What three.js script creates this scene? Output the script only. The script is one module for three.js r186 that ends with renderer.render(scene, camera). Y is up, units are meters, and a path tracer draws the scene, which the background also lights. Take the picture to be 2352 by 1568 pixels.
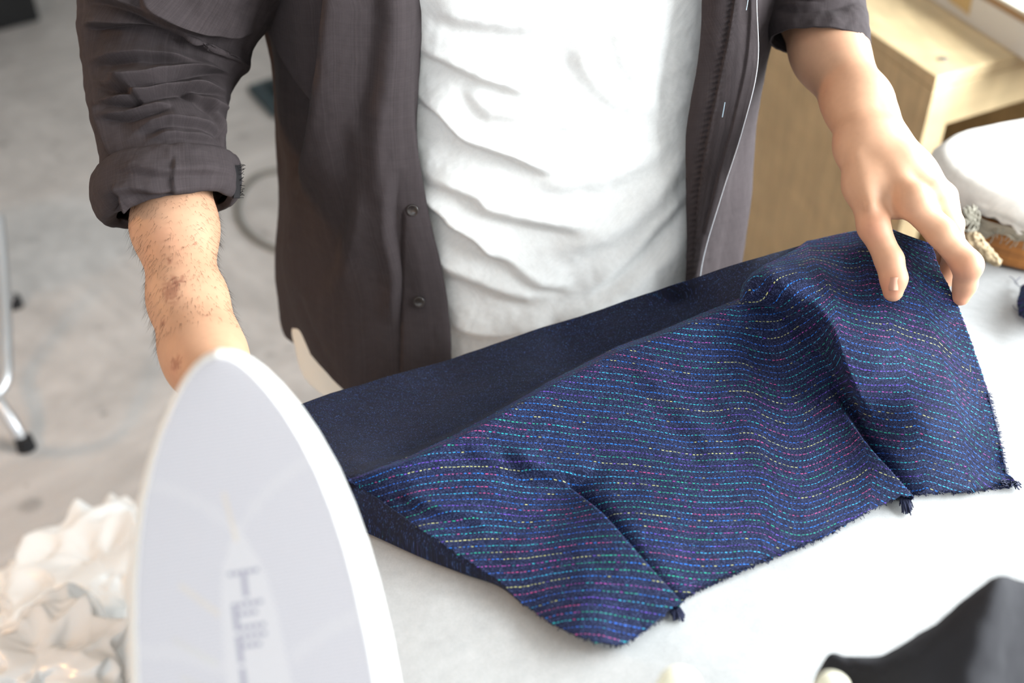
import * as THREE from 'three';
import { RoundedBoxGeometry } from 'three/addons/geometries/RoundedBoxGeometry.js';
import { mergeGeometries, mergeVertices } from 'three/addons/utils/BufferGeometryUtils.js';
import { RectAreaLightUniformsLib } from 'three/addons/lights/RectAreaLightUniformsLib.js';
import { createNoise3D } from 'simplex-noise';

// ---------------------------------------------------------------- camera, sky, window light, exposure
const F = 2290, CX = 1176, CY = 784, PITCH = THREE.MathUtils.degToRad(34), EYE = 1.46, TABLE_Y = 0.90;
const SN = Math.sin(PITCH), CS = Math.cos(PITCH);
const scene = new THREE.Scene();
const camera = new THREE.PerspectiveCamera(2 * THREE.MathUtils.radToDeg(Math.atan(CY / F)), 2352 / 1568, 0.02, 60);
camera.position.set(0, EYE, 0);
camera.rotation.set(-PITCH, 0, 0);
camera.focus = 0.84;
camera.userData.fStop = 3.0;
scene.background = new THREE.Color().setRGB(1.25, 1.4, 1.55);            // even bright overcast sky, seen through the window
const renderer = new THREE.WebGLRenderer({ antialias: true });
renderer.toneMapping = THREE.LinearToneMapping;
renderer.toneMappingExposure = 1.14;
renderer.shadowMap.enabled = true;
RectAreaLightUniformsLib.init();
const WIN = { x: 1.72, y0: 1.0, y1: 2.2, d0: -0.4, d1: 2.0 };             // window in the right wall (d = metres in front of the camera)
const day = new THREE.RectAreaLight(new THREE.Color().setRGB(0.9, 0.97, 1.0), 23, WIN.d1 - WIN.d0 - 0.1, WIN.y1 - WIN.y0 - 0.1);
day.name = 'window_daylight';
day.position.set(WIN.x - 0.03, (WIN.y0 + WIN.y1) / 2, -(WIN.d0 + WIN.d1) / 2);
day.lookAt(-10, (WIN.y0 + WIN.y1) / 2 - 0.0, -(WIN.d0 + WIN.d1) / 2);
scene.add(day);
const WIN2 = { x0: -2.5, x1: 0.3, y0: 0.9, y1: 2.3, d: -1.6 };           // second window, in the wall behind the camera
const day2 = new THREE.RectAreaLight(new THREE.Color().setRGB(0.9, 0.96, 1.0), 0.95, WIN2.x1 - WIN2.x0 - 0.1, WIN2.y1 - WIN2.y0 - 0.1);
day2.name = 'window_daylight_front';
day2.position.set((WIN2.x0 + WIN2.x1) / 2, (WIN2.y0 + WIN2.y1) / 2, -WIN2.d - 0.03);
day2.lookAt((WIN2.x0 + WIN2.x1) / 2, (WIN2.y0 + WIN2.y1) / 2, -10);
scene.add(day2);

// ---------------------------------------------------------------- helpers
let seed = 7;
const rnd = () => { seed = (seed + 0x6d2b79f5) | 0; let t = Math.imul(seed ^ (seed >>> 15), 1 | seed); t = (t + Math.imul(t ^ (t >>> 7), 61 | t)) ^ t; return ((t ^ (t >>> 14)) >>> 0) / 4294967296; };
const noise = createNoise3D(rnd);
const fbm = (x, y, z, o = 4) => { let s = 0, a = 0.5; for (let i = 0; i < o; i++) { s += a * noise(x, y, z); x *= 2.03; y *= 2.03; z *= 2.03; a *= 0.5; } return s; };
const V = (x, y, z) => new THREE.Vector3(x, y, z);
const clamp = (x, a = 0, b = 1) => Math.min(b, Math.max(a, x));
const sstep = (a, b, x) => { const t = clamp((x - a) / (b - a)); return t * t * (3 - 2 * t); };
const lerp = (a, b, t) => a + (b - a) * t;
const RIGHT = V(1, 0, 0), UPC = V(0, CS, -SN), FWD = V(0, -SN, -CS);
// a photograph pixel and a depth along the optical axis -> a point of the place
const at = (px, py, d) => V(0, EYE, 0).addScaledVector(RIGHT, (px - CX) / F * d).addScaledVector(UPC, (CY - py) / F * d).addScaledVector(FWD, d);
// the same with a horizontal distance D from the camera
const atD = (px, py, D) => at(px, py, D / (CS + (CY - py) / F * SN));
// the same on the horizontal plane y
const onY = (px, py, y) => at(px, py, (EYE - y) / (SN - (CY - py) / F * CS));
const project = (p) => { const x = p.x, y = p.y - EYE, z = p.z, d = -y * SN - z * CS; return [CX + x / d * F, CY - (y * CS - z * SN) / d * F, d]; };
// piecewise linear table
const table = (pts) => (x) => { if (x <= pts[0][0]) return pts[0][1]; for (let i = 1; i < pts.length; i++) if (x <= pts[i][0]) return lerp(pts[i - 1][1], pts[i][1], (x - pts[i - 1][0]) / (pts[i][0] - pts[i - 1][0])); return pts[pts.length - 1][1]; };
const cr = (a, b, c, d, t) => 0.5 * (2 * b + (c - a) * t + (2 * a - 5 * b + 4 * c - d) * t * t + (3 * b - a - 3 * c + d) * t * t * t);
const crV = (P, s) => { const n = P.length - 1, i = Math.min(n - 1, Math.floor(s * n)), t = s * n - i, g = (k) => P[clamp(k, 0, n)], a = g(i - 1), b = g(i), c = g(i + 1), d = g(i + 2); return V(cr(a.x, b.x, c.x, d.x, t), cr(a.y, b.y, c.y, d.y, t), cr(a.z, b.z, c.z, d.z, t)); };

// folds of cloth: lines traced in the photograph; the side with s < 0 is raised over the other
const foldField = (list) => {
  const segs = list.map(([raw, A, wU, B, wL, t, taper = 0.25]) => {
    const q = raw.map(([x, y]) => V(x, y, 0)), n = (raw.length - 1) * 4, pts = Array.from({ length: n + 1 }, (_, i) => { const p = crV(q, i / n); return [p.x, p.y]; });
    const L = [0]; for (let i = 1; i < pts.length; i++) L.push(L[i - 1] + Math.hypot(pts[i][0] - pts[i - 1][0], pts[i][1] - pts[i - 1][1]));
    const R = 3.2 * Math.max(wU, wL), xs = pts.map((p) => p[0]), ys = pts.map((p) => p[1]);
    return { pts, A, wU, B, wL, t, taper, L, R, x0: Math.min(...xs) - R, x1: Math.max(...xs) + R, y0: Math.min(...ys) - R, y1: Math.max(...ys) + R };
  });
  return (x, y) => {
    let sum = 0;
    for (const f of segs) {
      if (x < f.x0 || x > f.x1 || y < f.y0 || y > f.y1) continue;
      let best = 1e9, s = 0, along = 0;
      for (let i = 1; i < f.pts.length; i++) {
        const [ax, ay] = f.pts[i - 1], [bx, by] = f.pts[i], dx = bx - ax, dy = by - ay, l2 = dx * dx + dy * dy, l = Math.sqrt(l2);
        const k = clamp(((x - ax) * dx + (y - ay) * dy) / l2), qx = x - ax - k * dx, qy = y - ay - k * dy, d = Math.hypot(qx, qy);
        if (d < best) { best = d; s = d * Math.sign(qx * -dy + qy * dx); along = (f.L[i - 1] + k * l) / f.L[f.L.length - 1]; }
      }
      if (best > f.R) continue;
      const [e0, e1] = Array.isArray(f.taper) ? f.taper : [f.taper, f.taper], end = sstep(0, e0, along) * sstep(0, e1, 1 - along);
      const k = sstep(-f.t, f.t, s);
      sum += end * (f.A * (1 - k) * Math.exp(-Math.pow(Math.max(0, -s) / f.wU, 1.4)) - f.B * k * Math.exp(-Math.pow(Math.max(0, s) / f.wL, 1.4)));
    }
    return sum;
  };
};

// a grid surface P(u, v) with thickness: a closed cloth with two faces and rims; uv in metres unless given
function sheet(P, nu, nv, thick, { closeU = false, disp = null, uvOf = null } = {}) {
  const W = nu + 1, H = nv + 1, p = new Array(W * H);
  for (let j = 0; j < H; j++) for (let i = 0; i < W; i++) p[j * W + i] = P(i / nu, j / nv);
  const normals = () => { const n = new Array(W * H), a = V(), b = V();
    for (let j = 0; j < H; j++) for (let i = 0; i < W; i++) {
      const i0 = i ? i - 1 : closeU ? nu - 1 : 0, i1 = i < nu ? i + 1 : closeU ? 1 : nu, j0 = Math.max(0, j - 1), j1 = Math.min(nv, j + 1);
      a.subVectors(p[j * W + i1], p[j * W + i0]); b.subVectors(p[j1 * W + i], p[j0 * W + i]);
      n[j * W + i] = V().crossVectors(b, a).normalize();
    } return n; };
  let n = normals(); const base = p.map((q) => q.clone());
  if (disp) { const q = p.map((x, k) => x.clone().addScaledVector(n[k], disp(x, n[k], (k % W) / nu, Math.floor(k / W) / nv))); for (let k = 0; k < q.length; k++) p[k] = q[k]; n = normals(); }
  const pos = new Float32Array(W * H * 6), uv = new Float32Array(W * H * 4), idx = [];
  const ul = new Float32Array(W * H), vl = new Float32Array(W * H);
  for (let j = 0; j < H; j++) for (let i = 0; i < W; i++) { const k = j * W + i; ul[k] = i ? ul[k - 1] + p[k].distanceTo(p[k - 1]) : 0; vl[k] = j ? vl[k - W] + p[k].distanceTo(p[k - W]) : 0; }
  for (let k = 0; k < W * H; k++) {
    const b = p[k].clone().addScaledVector(n[k], -thick), u = uvOf ? uvOf(k % W, Math.floor(k / W), p[k]) : [ul[k], vl[k]];
    p[k].toArray(pos, k * 3); b.toArray(pos, (W * H + k) * 3); uv.set(u, k * 2); uv.set(u, (W * H + k) * 2);
  }
  const o = W * H, quad = (a, b, c, d) => idx.push(a, b, c, b, d, c);
  for (let j = 0; j < nv; j++) for (let i = 0; i < nu; i++) { const k = j * W + i; quad(k, k + W, k + 1, k + W + 1); quad(o + k, o + k + 1, o + k + W, o + k + W + 1); }
  for (let i = 0; i < nu; i++) { quad(i, i + 1, o + i, o + i + 1); const k = nv * W + i; quad(k, o + k, k + 1, o + k + 1); }
  if (!closeU) for (let j = 0; j < nv; j++) { const k = j * W; quad(k, o + k, k + W, o + k + W); quad(k + nu, k + W + nu, o + k + nu, o + k + W + nu); }
  const g = new THREE.BufferGeometry();
  g.setAttribute('position', new THREE.BufferAttribute(pos, 3)); g.setAttribute('uv', new THREE.BufferAttribute(uv, 2)); g.setIndex(idx);
  g.computeVertexNormals();
  if (closeU) { const N = g.attributes.normal; for (let j = 0; j < H; j++) for (const off of [0, o]) { const a = off + j * W, b = a + nu, s = V(N.getX(a) + N.getX(b), N.getY(a) + N.getY(b), N.getZ(a) + N.getZ(b)).normalize(); N.setXYZ(a, s.x, s.y, s.z); N.setXYZ(b, s.x, s.y, s.z); } }
  g.userData.base = base; g.userData.p = p; g.userData.n = n; g.userData.W = W;
  return g;
}
// rows of control points -> smooth surface
const net = (rows) => (u, v) => crV(rows.map((r) => crV(r, u)), v);

// surface nets: mesh of a distance field inside a box
function surfaceNets(sdf, lo, hi, cell) {
  const nx = Math.ceil((hi[0] - lo[0]) / cell) + 1, ny = Math.ceil((hi[1] - lo[1]) / cell) + 1, nz = Math.ceil((hi[2] - lo[2]) / cell) + 1;
  const D = new Float32Array(nx * ny * nz).fill(1), B = 4, id = (i, j, k) => (k * ny + j) * nx + i;
  for (let k = 0; k < nz; k += B) for (let j = 0; j < ny; j += B) for (let i = 0; i < nx; i += B) {
    const c = sdf(lo[0] + (i + 1.5) * cell, lo[1] + (j + 1.5) * cell, lo[2] + (k + 1.5) * cell), far = Math.abs(c) > cell * 5;
    for (let c2 = k; c2 < Math.min(nz, k + B); c2++) for (let b = j; b < Math.min(ny, j + B); b++) for (let a = i; a < Math.min(nx, i + B); a++) D[id(a, b, c2)] = far ? c : sdf(lo[0] + a * cell, lo[1] + b * cell, lo[2] + c2 * cell);
  }
  const pos = [], cellAt = new Map(), idx = [];
  const E = [[0, 1], [2, 3], [4, 5], [6, 7], [0, 2], [1, 3], [4, 6], [5, 7], [0, 4], [1, 5], [2, 6], [3, 7]];
  for (let k = 0; k < nz - 1; k++) for (let j = 0; j < ny - 1; j++) for (let i = 0; i < nx - 1; i++) {
    const v = []; let m = 0;
    for (let q = 0; q < 8; q++) { const d = D[id(i + (q & 1), j + ((q >> 1) & 1), k + (q >> 2))]; v.push(d); if (d < 0) m++; }
    if (m === 0 || m === 8) continue;
    let x = 0, y = 0, z = 0, c = 0;
    for (const [a, b] of E) if ((v[a] < 0) !== (v[b] < 0)) { const t = v[a] / (v[a] - v[b]); x += lerp(a & 1, b & 1, t); y += lerp((a >> 1) & 1, (b >> 1) & 1, t); z += lerp(a >> 2, b >> 2, t); c++; }
    cellAt.set(id(i, j, k), pos.length / 3); pos.push(lo[0] + (i + x / c) * cell, lo[1] + (j + y / c) * cell, lo[2] + (k + z / c) * cell);
  }
  const C = (i, j, k) => cellAt.get(id(i, j, k));
  const q4 = (a, b, c, d, flip) => { if (a === undefined || b === undefined || c === undefined || d === undefined) return; if (flip) idx.push(a, c, b, b, c, d); else idx.push(a, b, c, b, d, c); };
  for (let k = 1; k < nz - 1; k++) for (let j = 1; j < ny - 1; j++) for (let i = 1; i < nx - 1; i++) {
    const s = D[id(i, j, k)] < 0;
    if (s !== D[id(i + 1, j, k)] < 0) q4(C(i, j - 1, k - 1), C(i, j, k - 1), C(i, j - 1, k), C(i, j, k), !s);
    if (s !== D[id(i, j + 1, k)] < 0) q4(C(i - 1, j, k - 1), C(i - 1, j, k), C(i, j, k - 1), C(i, j, k), !s);
    if (s !== D[id(i, j, k + 1)] < 0) q4(C(i - 1, j - 1, k), C(i, j - 1, k), C(i - 1, j, k), C(i, j, k), !s);
  }
  const g = new THREE.BufferGeometry();
  g.setAttribute('position', new THREE.Float32BufferAttribute(pos, 3)); g.setIndex(idx);
  const N = new Float32Array(pos.length), e = cell * 0.6;
  for (let q = 0; q < pos.length; q += 3) { const [x, y, z] = [pos[q], pos[q + 1], pos[q + 2]]; V(sdf(x + e, y, z) - sdf(x - e, y, z), sdf(x, y + e, z) - sdf(x, y - e, z), sdf(x, y, z + e) - sdf(x, y, z - e)).normalize().toArray(N, q); }
  g.setAttribute('normal', new THREE.BufferAttribute(N, 3));
  g.setAttribute('uv', new THREE.BufferAttribute(new Float32Array(pos.length / 3 * 2), 2));
  return g;
}
// tapered capsules joined with a smooth minimum
const bonesSdf = (bones, k0 = 0.012) => {
  const bs = bones.map(([a, b, ra, rb, k = k0]) => ({ a, d: V().subVectors(b, a), l2: Math.max(1e-9, a.distanceToSquared(b)), ra, rb, k }));
  return (x, y, z) => {
    let m = 1e3;
    for (const b of bs) {
      const px = x - b.a.x, py = y - b.a.y, pz = z - b.a.z, t = clamp((px * b.d.x + py * b.d.y + pz * b.d.z) / b.l2);
      const d = Math.hypot(px - t * b.d.x, py - t * b.d.y, pz - t * b.d.z) - (b.ra + (b.rb - b.ra) * t);
      const h = Math.max(b.k - Math.abs(m - d), 0) / b.k; m = Math.min(m, d) - h * h * b.k * 0.25;
    }
    return m;
  };
};
const boundsOf = (bones, pad) => { const lo = [9, 9, 9], hi = [-9, -9, -9]; for (const [a, b, ra, rb] of bones) for (const [p, r] of [[a, ra], [b, rb]]) ['x', 'y', 'z'].forEach((c, i) => { lo[i] = Math.min(lo[i], p[c] - r - pad); hi[i] = Math.max(hi[i], p[c] + r + pad); }); return [lo, hi]; };

// textures: every one is computed
function tex(w, h, fn, { srgb = true, rx = 1, ry = 1 } = {}) {
  const d = new Uint8Array(w * h * 4);
  for (let j = 0; j < h; j++) for (let i = 0; i < w; i++) { const c = fn(i, j); d[(j * w + i) * 4] = clamp(c[0], 0, 255); d[(j * w + i) * 4 + 1] = clamp(c[1], 0, 255); d[(j * w + i) * 4 + 2] = clamp(c[2], 0, 255); d[(j * w + i) * 4 + 3] = 255; }
  const t = new THREE.DataTexture(d, w, h, THREE.RGBAFormat);
  t.wrapS = t.wrapT = THREE.RepeatWrapping; t.magFilter = THREE.LinearFilter; t.minFilter = THREE.LinearMipmapLinearFilter; t.generateMipmaps = true;
  if (srgb) t.colorSpace = THREE.SRGBColorSpace;
  t.repeat.set(rx, ry); t.needsUpdate = true;
  return t;
}
// noise that repeats over a w x h tile
const tileFbm = (i, j, w, h, f, z = 0, o = 4) => { const a = i / w * Math.PI * 2, b = j / h * Math.PI * 2; return fbm(Math.cos(a) * f + 7 * z, Math.sin(a) * f + Math.cos(b) * f, Math.sin(b) * f + z, o); };
const cloth = (base, amp, n = 512, metres = 0.06, threads = 128) => { // heathered weave: uneven light and dark threads both ways
  const cu = Array.from({ length: threads }, () => rnd() - 0.5), cv = Array.from({ length: threads }, () => rnd() - 0.5);
  return tex(n, n, (i, j) => { const a = cu[Math.floor(i / n * threads)], b = cv[Math.floor(j / n * threads)], s = amp * (1.2 * a + 0.6 * b + 0.9 * (rnd() - 0.5) + 0.5 * tileFbm(i, j, n, n, 1.3)); return base.map((c, k) => c * (1 + s)); }, { rx: 1 / metres, ry: 1 / metres });
};
const weaveBump = (n, threads, metres) => tex(n, n, (i, j) => { const a = i / n * threads, b = j / n * threads, over = (Math.floor(a) + Math.floor(b)) % 2; const s = over ? Math.sin(Math.PI * (a % 1)) : Math.sin(Math.PI * (b % 1)); const v = 60 + 150 * s + 40 * (rnd() - 0.5); return [v, v, v]; }, { srgb: false, rx: 1 / metres, ry: 1 / metres });
const std = (o) => new THREE.MeshPhysicalMaterial({ roughness: 0.8, side: THREE.DoubleSide, ...o });

// names, parents, descriptions
const used = new Map();
const numbered = (name) => { const n = used.get(name) ?? 0; used.set(name, n + 1); return n ? `${name}_${String(n).padStart(3, '0')}` : name; };
function tag(o, label, category, group) { o.userData.label = label; if (category) o.userData.category = category; if (group) o.userData.group = group; return o; }
function thing(name, label, category, pos, group) { const o = new THREE.Group(); o.name = numbered(name); if (pos) o.position.copy(pos); scene.add(o); return tag(o, label, category, group); }
function part(name, geometry, material, parent, label) {
  const o = new THREE.Mesh(geometry, material); o.name = name; o.castShadow = o.receiveShadow = true;
  if (label) o.userData.label = label;
  if (parent && parent !== scene) { parent.updateWorldMatrix(true, false); const q = parent.matrixWorld.clone().invert(); o.applyMatrix4(q); parent.add(o); } else scene.add(o);
  return o;
}                                                                        // geometry is given in the place's own axes; the part keeps them under its thing
function struct(name, geometry, material, parent = scene) { const o = part(name, geometry, material, parent); if (parent === scene) o.userData.kind = 'structure'; return o; }
const box = (x0, x1, y0, y1, d0, d1, r = 0.002) => new RoundedBoxGeometry(x1 - x0, y1 - y0, d1 - d0, 2, r).translate((x0 + x1) / 2, (y0 + y1) / 2, -(d0 + d1) / 2);
const tube = (pts, r, n = 60, m = 10) => new THREE.TubeGeometry(new THREE.CatmullRomCurve3(pts), n, r, m, false);
// upright prism over a plan polygon [[x, d], ...]
function prism(plan, y0, y1, bevel = 0.003) {
  const s = new THREE.Shape(plan.map(([x, d]) => new THREE.Vector2(x, d)));
  return new THREE.ExtrudeGeometry(s, { depth: y1 - y0 - 2 * bevel, bevelEnabled: true, bevelThickness: bevel, bevelSize: bevel, bevelOffset: -bevel, bevelSegments: 3, curveSegments: 32 }).rotateX(-Math.PI / 2).translate(0, y0 + bevel, 0);
}
// ---------------------------------------------------------------- the room
const RX = WIN.x, LX = -4.2, BD = 6.6, FD = -1.6, CEIL = 3.1;             // right wall, left wall, back wall, wall behind the camera
{
  const n = 1024;
  const spots = Array.from({ length: 90 }, () => [rnd() * n, rnd() * n, 3 + rnd() * rnd() * 14, 0.4 + rnd() * 0.6]);
  const spotMap = new Float32Array(n * n);
  for (const [x, y, r, a] of spots) for (let j = -18; j <= 18; j++) for (let i = -18; i <= 18; i++) { const d = Math.hypot(i, j) + 3 * noise((x + i) * 0.2, (y + j) * 0.2, 5); if (d < r) { const k = ((Math.round(y + j) + n) % n) * n + (Math.round(x + i) + n) % n; spotMap[k] = Math.max(spotMap[k], a * (1 - sstep(r * 0.5, r, d))); } }
  const map = tex(n, n, (i, j) => { const a = 0.09 * tileFbm(i, j, n, n, 1.1, 1) + 0.07 * tileFbm(i, j, n, n, 4, 2) + 0.03 * (rnd() - 0.5), s = 1 + a - 0.2 * spotMap[j * n + i]; return [196 * s, 191 * s, 188 * s]; }, { rx: 0.5, ry: 0.5 });
  const bump = tex(512, 512, (i, j) => { const v = 128 + 90 * tileFbm(i, j, 512, 512, 5, 3); return [v, v, v]; }, { srgb: false, rx: 0.7, ry: 0.7 });
  const floorMat = std({ map, bumpMap: bump, bumpScale: 0.0015, roughness: 0.42, specularIntensity: 0.6 });
  const g = new THREE.BoxGeometry(RX - LX + 0.4, 0.1, BD - FD + 0.4).translate((RX + LX) / 2, -0.05, -(BD + FD) / 2);
  const p = g.attributes.position, uv = g.attributes.uv; for (let i = 0; i < p.count; i++) uv.setXY(i, p.getX(i), p.getZ(i));
  struct('floor', g, floorMat);
  const plaster = std({ color: new THREE.Color().setRGB(0.6, 0.59, 0.57), roughness: 0.9, bumpMap: bump, bumpScale: 0.001 });
  const wall = (name, x0, x1, y0, y1, d0, d1) => struct(name, box(x0, x1, y0, y1, d0, d1, 0.004), plaster);
  wall('wall_left', LX - 0.15, LX, 0, CEIL, FD - 0.15, BD + 0.15);
  wall('wall_back', LX, RX + 0.15, 0, CEIL, BD, BD + 0.15);
  struct('wall_front', mergeGeometries([box(LX, RX + 0.15, 0, WIN2.y0, FD - 0.15, FD), box(LX, RX + 0.15, WIN2.y1, CEIL, FD - 0.15, FD), box(LX, WIN2.x0, WIN2.y0, WIN2.y1, FD - 0.15, FD), box(WIN2.x1, RX + 0.15, WIN2.y0, WIN2.y1, FD - 0.15, FD)]), plaster);
  struct('ceiling', box(LX - 0.15, RX + 0.15, CEIL, CEIL + 0.12, FD - 0.15, BD + 0.15, 0.004), plaster);
  struct('wall_right', mergeGeometries([box(RX, RX + 0.15, 0, WIN.y0, FD, BD), box(RX, RX + 0.15, WIN.y1, CEIL, FD, BD), box(RX, RX + 0.15, WIN.y0, WIN.y1, FD, WIN.d0), box(RX, RX + 0.15, WIN.y0, WIN.y1, WIN.d1, BD)]), plaster);
  const white = std({ color: new THREE.Color().setRGB(0.75, 0.75, 0.73), roughness: 0.5 });
  const win = new THREE.Group(); win.name = 'window_1'; win.userData.kind = 'structure'; scene.add(win);
  part('window_frame', mergeGeometries([box(RX + 0.04, RX + 0.1, WIN.y0, WIN.y0 + 0.06, WIN.d0, WIN.d1), box(RX + 0.04, RX + 0.1, WIN.y1 - 0.06, WIN.y1, WIN.d0, WIN.d1), box(RX + 0.04, RX + 0.1, WIN.y0, WIN.y1, WIN.d0, WIN.d0 + 0.06), box(RX + 0.04, RX + 0.1, WIN.y0, WIN.y1, WIN.d1 - 0.06, WIN.d1)]), white, win);
  for (let k = 1; k < 3; k++) part('mullion', box(RX + 0.045, RX + 0.095, WIN.y0 + 0.06, WIN.y1 - 0.06, lerp(WIN.d0, WIN.d1, k / 3) - 0.02, lerp(WIN.d0, WIN.d1, k / 3) + 0.02), white, win);
  const pane = std({ transmission: 1, roughness: 0, thickness: 0, color: 0xffffff, ior: 1.5 });
  for (let k = 0; k < 3; k++) part('pane', new THREE.BoxGeometry(0.004, WIN.y1 - WIN.y0 - 0.12, (WIN.d1 - WIN.d0) / 3 - 0.1).translate(RX + 0.07, (WIN.y0 + WIN.y1) / 2, -lerp(WIN.d0, WIN.d1, (k + 0.5) / 3)), pane, win);
  part('window_sill', box(RX - 0.06, RX + 0.15, WIN.y0 - 0.03, WIN.y0, WIN.d0 - 0.05, WIN.d1 + 0.05), white, win);
  const win2 = new THREE.Group(); win2.name = 'window_2'; win2.userData.kind = 'structure'; scene.add(win2);
  part('window_frame', mergeGeometries([box(WIN2.x0, WIN2.x1, WIN2.y0, WIN2.y0 + 0.06, FD - 0.1, FD - 0.04), box(WIN2.x0, WIN2.x1, WIN2.y1 - 0.06, WIN2.y1, FD - 0.1, FD - 0.04), box(WIN2.x0, WIN2.x0 + 0.06, WIN2.y0, WIN2.y1, FD - 0.1, FD - 0.04), box(WIN2.x1 - 0.06, WIN2.x1, WIN2.y0, WIN2.y1, FD - 0.1, FD - 0.04)]), white, win2);
  part('mullion', box((WIN2.x0 + WIN2.x1) / 2 - 0.02, (WIN2.x0 + WIN2.x1) / 2 + 0.02, WIN2.y0 + 0.06, WIN2.y1 - 0.06, FD - 0.095, FD - 0.045), white, win2);
  for (const k of [0.25, 0.75]) part('pane', new THREE.BoxGeometry((WIN2.x1 - WIN2.x0) / 2 - 0.1, WIN2.y1 - WIN2.y0 - 0.12, 0.004).translate(lerp(WIN2.x0, WIN2.x1, k), (WIN2.y0 + WIN2.y1) / 2, -FD + 0.07), pane, win2);
  // a warm lamp stands on the left, out of the frame; the photograph shows its orange light on the right arm and the iron
  const lampPos = V(-1.7, 1.58, -0.75);
  const lamp = thing('floor_lamp', 'slim black floor lamp with a cream shade and warm globe bulb, left of the table', 'floor lamp', V(lampPos.x, 0, lampPos.z));
  const black = std({ color: 0x17171a, roughness: 0.45 });
  part('base', new THREE.CylinderGeometry(0.14, 0.15, 0.03, 40).translate(lampPos.x, 0.015, lampPos.z), black, lamp);
  part('pole', new THREE.CylinderGeometry(0.011, 0.011, 1.5, 16).translate(lampPos.x, 0.78, lampPos.z), black, lamp);
  part('lamp_shade', new THREE.LatheGeometry([[0.06, 0.14], [0.17, 0.02], [0.172, 0.021], [0.063, 0.142], [0.06, 0.14]].map(([a, b]) => new THREE.Vector2(a, b)), 40).translate(lampPos.x, lampPos.y, lampPos.z), std({ color: 0xe8dcc0, transmission: 0.35, thickness: 0, roughness: 0.95 }), lamp);
  part('bulb', new THREE.SphereGeometry(0.085, 32, 20).translate(lampPos.x, lampPos.y, lampPos.z), std({ color: 0xfff0d0, emissive: new THREE.Color().setRGB(1, 0.62, 0.26), emissiveIntensity: 1.6 }), lamp);
  const pl = new THREE.PointLight(new THREE.Color().setRGB(1, 0.5, 0.15), 2.1, 0, 2); pl.name = 'lamp_light'; pl.castShadow = true; pl.shadow.radius = 4.2;
  pl.position.copy(lampPos); scene.add(pl);
}

// ---------------------------------------------------------------- the pressing table, its padded canvas cover
const EDGE = [0.914, 0.406], FARL = [-0.205, 0.712];                      // direction of the far edge, far left corner
const tableAt = (t, s) => [FARL[0] + EDGE[0] * t + 0.10 * s, FARL[1] + EDGE[1] * t - 0.995 * s];
const canvasBump = tex(512, 512, (i, j) => { const a = (i + j) / 512 * 96, b = (i - j) / 512 * 48, v = 128 + 70 * Math.sin(Math.PI * 2 * a) * (0.6 + 0.4 * Math.sin(Math.PI * 2 * b)) + 40 * (rnd() - 0.5); return [v, v, v]; }, { srgb: false, rx: 1 / 0.11, ry: 1 / 0.11 });
{
  const t = thing('pressing_table', 'wide work table under a padded white canvas cover, the cloth lying on it', 'table');
  const canvasMap = tex(1024, 1024, (i, j) => { const s = 1 + 0.05 * tileFbm(i, j, 1024, 1024, 1.5, 4) + 0.035 * tileFbm(i, j, 1024, 1024, 9, 6) + 0.06 * (rnd() - 0.5); return [170 * s, 170 * s, 170 * s]; }, { rx: 1 / 0.7, ry: 1 / 0.7 });
  const canvas = std({ map: canvasMap, bumpMap: canvasBump, bumpScale: 0.0003, roughness: 0.95, sheen: 0.3, sheenRoughness: 0.6 });
  const top = sheet((u, v) => { const [x, d] = tableAt(u * 1.55, v * 1.15); const e = Math.min(u * 1.55, 1.55 - u * 1.55, v * 1.15, 1.15 - v * 1.15); return V(x, TABLE_Y - 0.012 * Math.pow(1 - clamp(e / 0.03), 2) + 0.0012 * fbm(x * 6, d * 6, 3), -d); }, 220, 170, 0.02);
  part('canvas_cover', top, canvas, t);
  const wood = std({ color: new THREE.Color().setRGB(0.42, 0.29, 0.17), roughness: 0.6 });
  part('table_top', prism([tableAt(0.01, 0.01), tableAt(1.54, 0.01), tableAt(1.54, 1.14), tableAt(0.01, 1.14)], TABLE_Y - 0.065, TABLE_Y - 0.016), wood, t);
  for (const [a, b] of [[0.1, 0.42], [1.45, 0.1], [0.1, 1.05], [1.45, 1.05]]) { const [x, d] = tableAt(a, b); part('leg', box(x - 0.03, x + 0.03, 0, TABLE_Y - 0.066, d - 0.03, d + 0.03, 0.004), wood, t); }
}
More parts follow.
